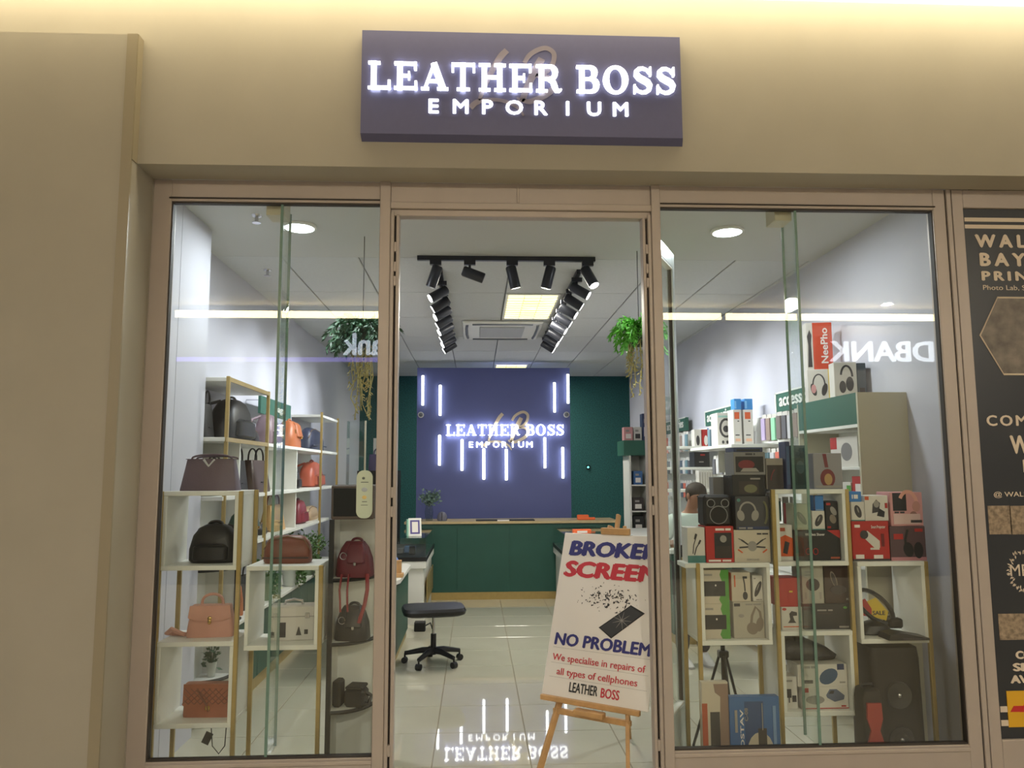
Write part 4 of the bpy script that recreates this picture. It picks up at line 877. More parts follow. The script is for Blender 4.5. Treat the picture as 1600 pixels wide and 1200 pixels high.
# ================================================================== RIGHT SIDE
LEGIBLE = ('DRONE', 'NeePho', 'Wireless Shaver', 'Smart Projector', 'K7', 'HOSTAV', 'C-08')
def printed(t, w, h, prints, y=0.0):
    lay = {}
    for i, p in enumerate(prints):
        k, m = p[0], p[-1]; off = -.0006-.0005*i
        if k == 'text':
            _, s, u, v, tw, th = p[:6]
            if s not in LEGIBLE:      # print too small to read in the photo: word-shaped bars
                b = lay.setdefault(m.name, (MB(), m))[0]; uu = u; ws_ = s.split(); tl = sum(len(x) for x in ws_)+len(ws_)-1; up_ = len(p) > 7
                for x in ws_:
                    l = tw*len(x)/tl
                    if up_: b.box((u-th)*w-w/2, u*w-w/2, y+off, y, (v+uu-u)*h, (v+uu-u+l)*h)
                    else: b.box(uu*w-w/2, (uu+l)*w-w/2, y+off, y, v*h, (v+th)*h)
                    uu += l+tw/tl
                continue
            rot = p[-2] if len(p) > 7 else 0
            o = text('printed_text', s, m, t, (u*w-w/2, y+off, v*h), (PI/2, -rot, 0), size=.1, bold=.002, ext=.0003, width=tw*(w if not rot else h), height=th*(h if not rot else w)); continue
        b = lay.setdefault(m.name, (MB(), m))[0]
        X = lambda u: u*w-w/2
        if k == 'rect': b.box(X(p[1]), X(p[3]), y+off, y, p[2]*h, p[4]*h)
        elif k == 'poly': b.prism([(X(u), v*h) for u, v in p[1]], y+off, y)
        elif k == 'ell':
            _, cu, cv, ru, rv, rot = p[:6]; c_, s_ = math.cos(rot), math.sin(rot); q = []
            for j in range(16):
                a = 2*PI*j/16; ex, ez = ru*w*math.cos(a), rv*h*math.sin(a); q.append((X(cu)+ex*c_-ez*s_, cv*h+ex*s_+ez*c_))
            b.prism(q, y+off, y)
        elif k == 'arc':
            _, cu, cv, ru, rv, a0, a1, th = p[:8]; b.ribbon([(X(cu)+ru*w*math.cos(R(a0+(a1-a0)*j/14)), cv*h+rv*h*math.sin(R(a0+(a1-a0)*j/14))) for j in range(15)], th, y+off, y)
        elif k == 'line': b.ribbon([(X(u), v*h) for u, v in p[1]], p[2], y+off, y)
    for b, m in lay.values(): b.build('printed_picture', m, t)
def carton(name, label, px, Y, d, m, prints=(), zb=None, rz=0, cat='box', group=None, side=None, fit=None):
    x0, y0, x1, y1 = px; p = W(x0, y1, Y); q = W(x1, y0, Y); ym = (y0+min(y1, 1170))/2; p.x = W(x0, ym, Y).x; q.x = W(x1, ym, Y).x
    if fit: p.x = max(p.x, fit[0]); q.x = min(q.x, fit[1])       # stays between the shelf side panels
    w = (q.x-p.x)*.99; z0 = p.z if zb is None else zb; h = q.z-z0
    t = thing(name, label, cat, ((p.x+q.x)/2, Y, z0), rz, group)
    MB().cbox(-w/2, w/2, 0, d, 0, h, .0025).build('box', m, t)
    if side: MB().box(-w/2-.0008, -w/2, .004, d-.004, .004, h-.004).build('side_print', side, t)
    printed(t, w, h, prints); t['top'] = z0+h; return t
def card(n, r, g, b, ro=.45): return mat('card_'+n, C3(r, g, b), ro, noise=.02, nscale=10)
cW = card('white', 208, 204, 196); cB = card('black', 40, 40, 42); cR = card('red', 176, 44, 40); cG = card('grey', 126, 124, 124); cO = card('orange', 206, 92, 48); cBl = card('blue', 62, 104, 158); cBe = card('beige', 196, 186, 168); cDk = card('dark', 58, 50, 48); cPk = card('pink', 206, 150, 150); cGn = card('green', 84, 150, 62); cTe = card('teal', 76, 128, 124); cNv = card('navy', 54, 64, 98); cY = card('yellow', 214, 184, 60); cBr = card('brick', 172, 84, 56)
INK = card('ink', 62, 60, 62); INL = card('light_ink', 150, 146, 140); HPH = card('headphone_taupe', 132, 120, 108)
def phones(cu, cv, s, m):       # headphone picture
    return [('arc', cu, cv, .24*s, .27*s, -5, 185, .010, m), ('ell', cu-.22*s, cv-.14*s, .11*s, .17*s, .25, m), ('ell', cu+.22*s, cv-.14*s, .11*s, .17*s, -.25, m)]
def mouse(cu, cv, s, m, rot=-.5): return [('ell', cu, cv, .26*s, .36*s, rot, m), ('ell', cu, cv+.08*s, .05*s, .16*s, rot, INL)]
TA, TB, TC = 1.185, 1.592, 1.185
# --- on top of the first white shelf
r1 = carton('speaker_box', 'red carton picturing a black loudspeaker on the first white shelf', (1103, 822, 1147, 880), .25, .15, cR, [('rect', .3, .12, .92, .82, cB), ('rect', .34, .15, .88, .45, cDk), ('text', 'Partybox sound', .35, .88, .55, .06, PAPER), ('text', 'speaker  sound', .08, .03, .8, .05, PAPER), ('ell', .62, .65, .12, .1, 0, INL)], TA)
r2 = carton('drone_box', 'beige carton picturing a drone with orange propellers', (1147, 828, 1204, 878), .25, .17, cBe, [('ell', .5, .5, .13, .16, 0, INL), ('line', [(.38, .55), (.2, .7)], .008, INK), ('line', [(.62, .55), (.8, .7)], .008, INK), ('line', [(.38, .48), (.14, .46)], .008, INK), ('line', [(.62, .48), (.86, .46)], .008, INK), ('line', [(.12, .74), (.28, .66)], .004, INK), ('line', [(.72, .66), (.88, .74)], .004, INK), ('line', [(.1, .4), (.22, .3)], .007, cO), ('line', [(.78, .3), (.9, .4)], .007, cO), ('text', 'DRONE', .33, .06, .34, .06, INL), ('text', 'ATC  MINI', .64, .86, .3, .045, INK)], TA)
carton('cable_box', 'white carton picturing two black cable plugs', (1074, 824, 1102, 880), .26, .12, cW, [('rect', 0, 0, 1, .2, cTe), ('line', [(.55, .8), (.35, .5), (.3, .25)], .005, INK), ('line', [(.75, .62), (.5, .42), (.38, .22)], .005, INK), ('line', [(.5, .82), (.42, .66)], .010, INK), ('line', [(.74, .64), (.64, .53)], .010, INK)], TA)
bk = thing('desktop_speaker', 'black desktop loudspeaker with two small and one large ring', 'speaker', (W(1120, 800, .26).x, .26, r1['top']))
MB().cbox(-.075, .085, 0, .13, 0, .175, .014).build('cabinet', BLACK, bk)
for x, z, r_ in ((-.033, .128, .022), (.048, .128, .022), (.01, .062, .05)):
    MB().tube([(x+r_*math.cos(a), -.002, z+r_*math.sin(a)) for a in [2*PI*i/20 for i in range(20)]], .0025, 5, closed=True).build('driver_ring', mat('ring_grey', C3(140, 140, 140), .4), bk); MB().cyl((x, .004, z), (x, -.0015, z), r_*.9, 18).build('driver', BLACKM, bk)
h1 = carton('headphone_box', 'black carton with grey headphones beside the desktop loudspeaker', (1149, 775, 1203, 829), .26, .16, card('charcoal', 66, 66, 70), [*phones(.36, .56, .95, INL), ('arc', .8, .5, .12, .34, -70, 80, .012, card('olive', 112, 112, 84)), ('ell', .1, .88, .05, .05, 0, cTe), ('rect', .05, .02, .95, .1, cNv), ('text', 'BASS AIR', .08, .03, .4, .05, INL)], r2['top'])
k1 = carton('gadget_box', 'dark carton with faint product picture above the headphone carton', (1144, 742, 1196, 774), .28, .16, cB, [('rect', .2, .1, .8, .7, cDk), ('ell', .55, .35, .2, .2, 0, card('olive', 112, 112, 84)), ('text', 'WIRELESS', .55, .78, .3, .08, INL)], h1['top'])
k2 = carton('game_box', 'dark grey carton with red toy car picture at the top of the stack', (1146, 706, 1196, 741), .28, .16, cG, [('rect', .06, .12, .94, .8, cB), ('ell', .4, .45, .26, .2, 0, card('maroon', 120, 44, 48)), ('poly', [(.2, .14), (.8, .14), (.7, .3), (.3, .3)], INL), ('text', 'TURBO X', .38, .86, .3, .08, INK)], k1['top'])
t = carton('flat_carton', 'flat navy carton on top of the toy car carton', (1146, 699, 1192, 705), .28, .15, cNv, [('rect', .1, .2, .9, .6, cB)], k2['top'])
# --- inside the first white shelf
ZA = .765
kw = W(1095, 935, .26)
g1 = carton('keyboard_pack', 'lower white and green keypad pack with a dark window', (1097, 943, 1141, 997), .27, .12, cBe, [('poly', [(.7, 0), (1, 0), (1, 1), (.72, 1), (.66, .85), (.8, .5), (.62, .12)], cGn), ('rect', .06, .27, .86, .68, cB), ('ell', .5, .56, .03, .03, 0, PAPER), ('text', 'Panter', .08, .82, .3, .06, INL)], ZA, fit=(1.273, 1.623))
carton('keyboard_pack', 'upper white and green keypad pack with a dark window', (1095, 890, 1139, 941), .27, .12, cBe, [('poly', [(.7, 0), (1, 0), (1, 1), (.72, 1), (.66, .85), (.8, .5), (.62, .12)], cGn), ('rect', .04, .22, .86, .66, cB), ('ell', .5, .54, .03, .03, 0, PAPER), ('text', 'Panter', .08, .82, .3, .06, INL)], g1['top'], fit=(1.273, 1.623))
hb = carton('headphone_box', 'grey beige carton picturing taupe headphones inside the first white shelf', (1146, 940, 1202, 997), .27, .16, card('stone', 176, 170, 156), [('line', [(.55, .3), (.6, .62), (.72, .86), (.86, .72), (.9, .4)], .014, HPH), ('ell', .6, .27, .18, .17, .6, HPH), ('ell', .84, .38, .12, .2, -.2, HPH), ('rect', .03, .88, .22, .96, INK), ('text', 'WIRELESS HEADPHONE', .4, .91, .5, .04, INL), ('ell', .25, .62, .09, .05, 0, INL)], ZA, fit=(1.273, 1.623))
carton('tool_box', 'orange edged white carton picturing a black handheld mount', (1143, 894, 1173, 939), .28, .14, cBe, [('line', [(.62, .85), (.68, .6), (.7, .35)], .008, INK), ('ell', .7, .2, .13, .14, 0, INK), ('rect', .6, .78, .82, .86, INK), ('text', 'CarMount', .2, .5, .4, .06, cO, R(90), cO)], hb['top'], side=cO, fit=(1.273, 1.623))
carton('mouse_box', 'white carton with a dark wireless mouse inside the first white shelf', (1176, 899, 1202, 939), .28, .14, cW, [*mouse(.52, .48, .9, INK, -.4), ('text', 'Wireless mouse', .3, .05, .6, .04, INL), ('text', 'mi', .12, .86, .2, .05, INL)], hb['top'], fit=(1.273, 1.623))
# --- floor in front of the first shelf
vb = carton('vacuum_box', 'tall white carton with a brown handheld vacuum picture', (1097, 1065, 1139, 1200), .17, .04, cBe, [('poly', [(.62, .2), (1, .2), (1, .98), (.45, .98), (.5, .9), (.7, .86)], card('taupe', 140, 116, 104)), ('rect', .3, .2, .66, .72, INK), ('rect', .0, .2, .2, .8, cBr)], 0)
carton('microphone_box', 'blue carton with vertical lettering and a black microphone picture', (1140, 1088, 1219, 1210), .16, .05, cBl, [('rect', .3, .3, .68, .95, card('deep_blue', 52, 78, 122)), ('ell', .6, .42, .26, .2, 0, card('sand', 190, 180, 160)), ('rect', .56, .33, .73, .66, INK), ('arc', .5, .4, .06, .05, 0, 360, .012, INK), ('line', [(.65, .64), (.65, .93)], .005, INL), ('text', 'HOSTAV', .27, .34, .52, .07, PAPER, R(90), PAPER), ('text', 'C-08', .36, .74, .14, .07, INL, R(90), INL), ('text', 'microphone', .15, .62, .24, .05, INL, R(90), INL), ('rect', .86, .28, .92, .9, card('sky', 120, 150, 186))], 0)
tp = thing('tripod', 'slim black tripod standing behind the blue microphone carton', 'tripod', (1.52, .72, 0))
MB().cyl((0, 0, .25), (0, 0, .74), .014, 8).build('column', BLACK, tp); MB().cbox(-.03, .03, -.025, .025, .56, .60, .005).build('collar', BLACK, tp); MB().cyl((0, 0, .72), (0, 0, .76), .02, 10).build('head', cNv, tp)
for k in range(3):
    a = R(30+120*k); MB().tube([(.02*math.cos(a), .02*math.sin(a), .58), (.2*math.cos(a), .2*math.sin(a), 0.008)], .009, 6).build('leg', BLACK, tp)
# --- second white shelf, top row
gl = carton('glass_cover_box', 'tall dark teal translucent carton on top of the second white shelf', (1236, 696, 1262, 758), .27, .12, card('dark_teal', 60, 82, 82, .15), [('rect', .1, .1, .9, .9, card('deeper_teal', 50, 70, 72, .1)), ('ell', .55, .5, .25, .15, 0, card('teal_hint', 72, 96, 100, .2))], TB)
carton('booklet', 'thin dark blue booklet standing beside the tall teal carton', (1228, 690, 1235, 758), .27, .1, cNv, [('rect', .2, .1, .8, .9, card('blue_strip', 60, 86, 120))], TB)
carton('guitar_box', 'grey carton picturing a red guitar on the second white shelf', (1271, 708, 1316, 760), .27, .14, card('mid_grey', 140, 138, 142), [('poly', [(.33, .98), (.46, .98), (.52, .6), (.4, .6)], card('guitar', 112, 44, 48)), ('ell', .48, .3, .26, .26, 0, card('guitar', 112, 44, 48)), ('ell', .5, .27, .14, .16, 0, card('straw', 172, 140, 92)), ('rect', .05, .04, .95, .1, INL)], TB)
carton('game_box', 'brown black carton with a red arc and carry handle', (1197, 716, 1224, 757), .29, .13, card('taupe_box', 148, 140, 130), [('rect', .05, .0, .98, .78, cDk), ('arc', .75, .2, .5, .5, 120, 170, .006, card('maroon', 120, 44, 48))], TB-.0)
# --- inside the second shelf, upper box
ZB1 = 1.19
sv = carton('shaver_box', 'black carton with white shaver lettering in the second white shelf', (1240, 828, 1325, 874), .26, .15, cB, [('poly', [(.72, 1), (1, 1), (1, .72)], cR), ('text', 'Wireless Shaver', .25, .82, .42, .09, PAPER), ('arc', .3, .3, .05, .1, 0, 360, .004, cR), ('arc', .46, .3, .05, .1, 0, 360, .004, cR), ('rect', 0, 0, .1, 1, cDk), ('rect', .78, .06, .97, .12, cBr)], ZB1, fit=(1.717, 2.077))
carton('phone_case_box', 'orange and white carton with a dark phone in the second white shelf', (1215, 820, 1239, 874), .27, .12, cW, [('poly', [(0, .62), (.5, .72), (1, .62), (1, .12), (0, .12)], cO), ('poly', [(.3, .22), (.6, .18), (.78, .5), (.48, .55)], INK), ('rect', .1, .82, .5, .92, cBr)], ZB1, fit=(1.717, 2.077))
z2 = sv['top']
carton('mouse_box', 'pale green carton with a grey mouse on the shaver carton', (1240, 787, 1263, 827), .27, .11, card('pale', 178, 182, 160), [*mouse(.55, .45, .8, card('grey_green', 128, 134, 120), .6)], z2, fit=(1.717, 2.077))
mb_ = carton('mouse_box', 'small white carton with a black mouse under the blue tall carton', (1269, 798, 1289, 827), .27, .11, cW, [*mouse(.52, .5, .95, INK), ('rect', 0, 0, 1, .06, cTe)], z2, fit=(1.717, 2.077))
carton('screen_box', 'glossy blue upright carton on the small mouse carton', (1271, 774, 1287, 797), .27, .08, card('bright_blue', 76, 130, 196, .2), [('rect', 0, 0, .15, 1, cNv), ('rect', .2, .02, .9, .1, card('sky', 120, 150, 186))], mb_['top'], fit=(1.717, 2.077))
carton('earbud_box', 'black carton with silver earbuds and red marks', (1290, 783, 1321, 827), .27, .12, cB, [('ell', .62, .66, .2, .17, .5, INL), ('ell', .55, .38, .25, .16, .3, HPH), ('rect', .08, .86, .4, .94, cR), ('rect', .1, .06, .36, .13, cR)], z2, fit=(1.717, 2.077))
SLC = [card('case_green', 60, 112, 98), card('case_rose', 214, 110, 120), card('case_slate', 70, 78, 84)]
for k, px in enumerate(((1213, 778, 1221, 815), (1223, 776, 1233, 815), (1235, 776, 1240, 812))):
    carton('phone_case_pack', ['green', 'rose', 'slate'][k]+' phone case pack hanging in the second white shelf', px, .48, .01, cW, [('rect', .12, .06, .88, .86, SLC[k])], ZB1+.08 if k else None, cat='phone case')
# --- second shelf, open middle row
ZM = .81
db = carton('device_box', 'dark carton with faint lettering at the foot of the open row', (1256, 943, 1332, 986), .26, .17, cB, [('rect', .3, .6, .6, .66, cDk), ('text', 'GAMING PRO', .28, .72, .32, .06, INL), ('text', 'NOVA', .72, .06, .2, .07, INL), ('ell', .15, .45, .08, .2, 0, cDk), ('ell', .86, .85, .04, .05, 0, cGn)], ZM)
wb = carton('webcam_box', 'white carton picturing a dark desk camera on an orange line', (1221, 948, 1254, 986), .26, .13, cW, [('poly', [(.3, .3), (.7, .3), (.62, .4), (.55, .6), (.75, .62), (.75, .76), (.5, .82), (.38, .7), (.42, .45)], INK), ('rect', .08, .12, .95, .16, cO), ('ell', .15, .9, .1, .06, 0, cR)], ZM)
carton('red_gift_box', 'plain red carton with tiny gold mark on the camera carton', (1216, 903, 1250, 947), .26, .13, cR, [('rect', .5, .5, .66, .56, cY)], wb['top'])
carton('watch_box', 'grey white carton with a brown round device beside the red carton', (1253, 884, 1287, 942), .27, .14, card('pale_grey', 168, 164, 152), [('ell', .5, .5, .32, .17, 0, cDk), ('rect', .15, .82, .5, .86, INL), ('rect', .15, .74, .5, .78, INL), ('rect', .12, .12, .2, .3, INL), ('rect', .8, .12, .88, .3, INL)], db['top'])
carton('goggles_box', 'dark brown glossy carton with K7 mark beside the grey white carton', (1288, 882, 1331, 942), .27, .15, card('brown_black', 60, 46, 42, .2), [('ell', .35, .62, .1, .22, .3, HPH), ('ell', .35, .62, .07, .18, .3, cDk), ('text', 'K7', .76, .08, .2, .06, INL), ('ell', .5, .35, .3, .12, 0, cDk)], db['top'])
# --- second shelf, lower box
ZL = .38
cb1 = carton('toy_car_box', 'white carton picturing two silver toy cars', (1253, 1072, 1334, 1107), .26, .16, cW, [('rect', 0, .02, 1, .06, cR), ('poly', [(.52, .62), (.6, .88), (.75, .88), (.92, .6), (.9, .42), (.7, .32), (.54, .5)], card('car_blue', 96, 106, 130)), ('poly', [(.58, .68), (.62, .82), (.7, .82), (.68, .68)], INK), ('ell', .28, .42, .2, .2, 0, INL), ('rect', .04, .75, .14, .95, cR), ('rect', .84, .1, .94, .16, cR)], ZL, fit=(1.717, 2.077))
carton('mouse_box', 'white carton picturing a big blue mouse on the toy car carton', (1246, 1037, 1334, 1071), .26, .15, cW, [('ell', .62, .45, .2, .32, .5, card('mouse_blue', 62, 88, 118)), ('rect', .8, .74, .94, 1, cNv), ('text', 'Wireless mouse', .08, .82, .3, .1, INL), ('rect', .1, .15, .3, .3, INK), ('rect', .84, .15, .95, .22, INL)], cb1['top'], fit=(1.717, 2.077))
carton('charger_box', 'small white carton with black charger pictures beside toy car carton', (1227, 1057, 1246, 1104), .27, .12, cW, [('rect', .1, .35, .5, .62, INK), ('rect', .55, .22, .9, .42, INK), ('line', [(.3, .35), (.3, .2)], .006, INK), ('rect', .1, .84, .6, .9, INL)], ZL, fit=(1.717, 2.077))
t = thing('laptop_bag', 'black soft bag lying above the blue mouse carton', 'bag', (1.897, .40, .63)); MB().loft([(0, .168, .08), (.02, .176, .09), (.06, .145, .08, 0, -.025), (.10, .085, .06, 0, -.06), (.12, .03, .03, 0, -.07)], 24, 3).build('body', BLKL, t, True); MB().cbox(-.08, -.02, -.06, -.03, .10, .125, .004).build('handle', BLACKM, t)
# --- third white shelf, top rows
p1 = carton('projector_box', 'bright red carton picturing a white tube projector', (1331, 814, 1390, 876), .26, .17, cR, [('poly', [(.28, .62), (.42, .76), (.74, .5), (.74, .33), (.62, .3)], cW), ('ell', .33, .66, .11, .11, .4, INK), ('poly', [(.48, .28), (.72, .28), (.72, .33), (.48, .33)], cW), ('rect', .78, .36, .86, .68, card('dark_red', 110, 28, 30)), ('text', 'Smart Projector', .52, .82, .38, .1, PAPER), ('rect', .08, .06, .3, .16, PAPER), ('rect', .56, .06, .8, .15, PAPER), ('rect', 0, 0, 1, .05, INK), ('text', 'D20', .08, .84, .14, .07, PAPER)], TC)
p2 = carton('headphone_box', 'dark red carton with black headphones on the third white shelf', (1391, 822, 1447, 876), .26, .17, card('dusk', 92, 70, 74), [('rect', 0, 0, 1, .1, card('rose_band', 190, 130, 136)), ('line', [(.45, .3), (.42, .6), (.5, .9)], .014, cB), ('ell', .5, .32, .14, .22, .2, cB), ('ell', .78, .3, .13, .24, 0, cB), ('rect', .1, .62, .36, .78, cR), ('rect', .7, .84, .92, .93, cR)], TC)
p3 = carton('webcam_box', 'white carton picturing two black webcams on the projector carton', (1351, 774, 1388, 813), .27, .14, cW, [('poly', [(.3, .3), (.34, .66), (.5, .84), (.66, .7), (.6, .36)], INK), ('ell', .5, .66, .12, .14, 0, INL), ('poly', [(.5, .2), (.6, .5), (.84, .36), (.8, .14)], cB), ('rect', .02, .82, .18, .96, cO), ('rect', .86, .5, .96, .7, cR)], p1['top'])
p4 = carton('mouse_box', 'white carton with a dark mouse beside the webcam carton', (1330, 784, 1351, 813), .27, .12, cW, [*mouse(.5, .5, .95, INK, .3), ('rect', 0, 0, 1, .06, cTe)], p1['top'])
carton('cable_box', 'small blue carton lying above the white mouse carton', (1327, 768, 1346, 783), .27, .1, card('bright_blue', 76, 130, 196, .2), [('text', 'S line', .2, .3, .5, .4, PAPER)], p4['top'])
carton('headphone_box', 'pink carton with rose headphones on the dark red carton', (1391, 769, 1442, 821), .27, .15, cPk, [('rect', .08, .45, .5, .98, cB), ('arc', .55, .62, .27, .4, 10, 150, .020, card('skin_pink', 222, 164, 148)), ('ell', .8, .58, .12, .16, 0, card('rose_cup', 190, 140, 130)), ('ell', .7, .3, .12, .14, 0, card('rose_cup2', 150, 110, 104)), ('rect', .08, .06, .9, .36, card('pale_pink', 214, 184, 180)), ('rect', .6, .1, .95, .18, INK), ('text', 'CAT EAR', .12, .38, .3, .05, INK)], p2['top'])
# --- inside the third shelf
t = thing('headset', 'black oval ring stand holding a red and yellow SALE card', 'headset', (2.292, .37, .762))
MB().tube([(.02+.105*math.cos(a)+.0*math.sin(a), .0, .15+.075*math.sin(a)-.06*math.cos(a)) for a in [2*PI*i/26 for i in range(26)]], .013, 7, closed=True).build('ring', BLACK, t, True)
MB().loft([(0, .10, .06), (.01, .11, .07), (.05, .08, .06), (.07, .03, .03)], 20, 2.5).build('base', BLACK, t, True); MB().cbox(.09, .17, -.03, .03, .03, .085, .01).build('clamp', BLACKM, t)
sc = MB(); sc.prism([(-.05, .17), (.03, .20), (.10, .12), (.085, .07), (.02, .09), (-.03, .12)], .002, .006); sc.build('sale_card', cY, t); MB().prism([(-.07, .18), (-.035, .195), (-.0, .14), (.0, .09), (-.05, .10)], .0, .007).build('sale_flap', cR, t); text('printed_text', 'SALE', INKK, t, (.005, .0015, .103), (PI/2, R(0), 0), size=.1, bold=.003, ext=.0005, width=.075, height=.024)
t = thing('router', 'flat black wedge device overhanging the third shelf edge', 'device', (2.41, .17, .762)); MB().prism([(-.13, .0), (.1, 0), (.1, .012), (-.06, .04), (-.12, .03)], 0, .12).build('case', BLACK, t); MB().box(-.05, .08, -.001, 0, .004, .012).build('edge_line', INK, t)
t = thing('remote_control', 'small black remote control leaning on the shelf panel', 'remote', (2.45, .46, .769)); Mx = Matrix.Rotation(R(-18), 4, 'Y'); MB().cbox(-.025, .025, 0, .015, 0, .10, .006, Mx).build('case', BLACK, t)
b = MB()
for i in range(2):
    for j in range(3): b.cyl(Mx @ Vector((-.012+.024*i, -.003, .03+.025*j)), Mx @ Vector((-.012+.024*i, .002, .03+.025*j)), .006, 8)
b.build('buttons', INL, t)
# --- loudspeakers below
def loudspeaker(label, px, Y, d, m, cones, taper=.9):
    x0, y0, x1, y1 = px; p = W(x0, y0, Y); q = W(x1, y0, Y); w = q.x-p.x; h = p.z; t = thing('loudspeaker', label, 'speaker', ((p.x+q.x)/2, Y, 0))
    MB().loft([(0, w/2, d/2, d/2), (.02, w/2+.004, d/2+.004, d/2), (h*.9, w/2*taper+.01, d/2*taper, d/2), (h*.98, w/2*taper, d/2*taper, d/2), (h, w/2*taper*.8, d/2*.7, d/2)], 28, 7).build('cabinet', m, t, True)
    for z, r_ in cones:
        co = MB().lathe([(r_, 0), (r_*.95, .012), (r_*.5, .004), (.01, .002)], 22).build('cone', mat('cone_grey', C3(62, 60, 58), .4), t, True)
        co.rotation_euler = (PI/2, 0, 0); co.location = (0, .006, z); MB().ell((0, -.006, z), r_*.22, .012, r_*.22).build('dust_cap', CHROME, t, True)
    MB().tube([(-w*.3, d/2, h*.98), (-w*.28, d/2, h+.012), (w*.28, d/2, h+.012), (w*.3, d/2, h*.98)], .010, 6).build('handle', BLACK, t)
    return t
loudspeaker('tall black tower loudspeaker under the third white shelf', (1360, 1010, 1441, 1165), .28, .28, mat('speaker_cloth', C3(46, 42, 38), .7, noise=.1, nscale=80), [(.44, .075), (.20, .075)], .93)
t = loudspeaker('small black and red loudspeaker beside the tall tower loudspeaker', (1350, 1078, 1377, 1165), .088, .12, mat('speaker_cloth'), [], .95)
MB().prism([(-.038, .46), (.038, .46), (.042, .38), (.024, .32), (.042, .26), (.04, .12), (-.04, .12), (-.042, .26), (-.024, .32), (-.042, .38)], -.012, .004).build('red_grille', mat('speaker_red', C3(150, 52, 44), .5), t)
# ================================================================== RIGHT WALL UNITS
cab = thing('side_cabinet', 'cream sided wall cabinet with dark green header under the orange box', 'cabinet', (2.41, .63, 0)); cw = XR-2.41
MB().box(0, cw, 0, .02, 0, 2.19).build('side_panel', CREAM, cab); MB().box(0, cw, .90, .92, 0, 2.19).build('side_panel', CREAM, cab)
MB().box(cw-.02, cw, .02, .90, 0, 2.19).build('back_panel', WHITE, cab); MB().box(0, .02, .02, .90, 1.99, 2.19).build('header', GREENS, cab); MB().box(.02, cw, .02, .9, 2.16, 2.19).build('top', CREAM, cab); MB().box(.0, cw-.02, .02, .90, 1.97, 1.99).build('shelf_board', WHITE, cab)
for z in (1.72, 1.42, 1.1, .7, .3): MB().cbox(.01, cw-.02, .02, .90, z-.02, z, .002).build('shelf_board', WHITE, cab)
def wallbox(name, label, y0, y1, z0, h, m, prints=(), x=2.44, d=.12, group=None, cat='box'):    # carton facing into the shop from the right wall
    w = y1-y0; t = thing(name, label, cat, (x, (y0+y1)/2, z0), R(-90), group); MB().cbox(-w/2, w/2, 0, d, 0, h, .002).build('box', m, t); printed(t, w, h, prints); return t
wallbox('gift_box', 'red and white carton with dark product in the wall cabinet top shelf', .72, 1.1, 1.72, .2, cW, [('rect', 0, .6, .25, 1, cR), ('ell', .6, .5, .2, .3, 0, cG)])
wallbox('gift_box', 'red upright carton on the second shelf of the wall cabinet', .68, .82, 1.42, .24, cR, [('rect', .3, .4, .8, .8, PAPER)]); wallbox('gift_box', 'green edged white carton beside the red upright carton', .84, .98, 1.42, .2, cW, [('rect', .6, .2, 1, .9, cGn)])
wallbox('gift_box', 'white and blue carton on the third shelf of the wall cabinet', .68, .86, 1.1, .27, cW, [('rect', 0, .0, 1, .4, cBl)])
# boxes on top of that cabinet
nb_ = W(1262, 575, .95)
t = carton('headphone_box', 'white carton with pink and black headphones on the wall cabinet', (1263, 577, 1296, 620), 1.41, .12, cW, [*phones(.5, .55, 1.1, INK), ('ell', .26, .42, .11, .13, 0, cPk), ('rect', .92, 0, 1, 1, cY)], 2.19, rz=R(-14)); hz_ = t['top']
t = carton('phone_stand_box', 'orange red tall carton with white vertical lettering on headphone carton', (1271, 504, 1300, 577), 1.42, .10, card('vermilion', 204, 78, 52), [('text', 'NeePho', .75, .12, .75, .36, PAPER, R(90), PAPER)], hz_, rz=R(-10))
bxm = [c for c in t.children if c.name.startswith('box')][0].data; xe = min(v.co.x for v in bxm.vertices); ht = max(v.co.z for v in bxm.vertices)
MB().box(xe-.045, xe, .0, .1, 0, ht).build('white_side', cW, t); b = MB(); b.prism([(xe-.04, .02), (xe-.01, .02), (xe-.014, .2), (xe-.008, .26), (xe-.022, .3), (xe-.04, .25), (xe-.033, .18)], -.002, 0); b.build('printed_figure', INK, t)
carton('headphone_box', 'white carton with large black headphones and dark side panel', (1304, 566, 1338, 612), 1.06, .11, cW, [('arc', .55, .6, .25, .3, 0, 170, .014, INK), ('ell', .36, .32, .15, .17, 0, INK), ('ell', .68, .4, .17, .2, 0, INK), ('rect', .05, .04, .95, .07, INK)], 2.19, rz=R(-8))
carton('headphone_box', 'slate carton standing beside the large headphone carton', (1340, 567, 1353, 612), 1.055, .11, card('slate', 74, 84, 92), [('rect', .2, .1, .8, .3, cDk)], 2.19, rz=R(-8))
# slatted display wall with signs and hanging packs
sw = thing('slat_wall', 'white slatted display wall with hooks on the electronics side', 'display wall', (XR-.06, 1.57, 0))
MB().box(.03, .059, 0, 5.05, .3, 2.2).build('board', WHITE, sw)
for k in range(14): MB().box(.02, .03, 0, 5.05, .45+k*.125, .53+k*.125).build('slat', WHITE, sw)
for y0, lab in ((1.5, 'green accessories sign nearest the cream wall cabinet'), (3.6, 'green accessories sign beyond the steering wheel box'), (5.45, 'green accessories sign deepest in the shop')):
    t = thing('accessories_sign', lab, 'sign', (2.635, y0, 2.205)); MB().box(0, .04, 0, 1.02, 0, .165).build('board', GREENS, t)
    for b in ((-.004, .0, -.0, 1.02, .157, .171), (-.004, 0, 1.005, 1.025, 0, .171)): MB().box(*b).build('white_edge', WHITE, t)
    MB().box(.04, XR-2.635, .2, .24, .05, .09).build('wall_bracket', WHITE, t); text('lettering', 'accessories', WHITE, t, (-.004, .93, .045), (PI/2, 0, -PI/2), size=.13, bold=.004, ext=.002, width=.84, height=.105)
random.seed(21)
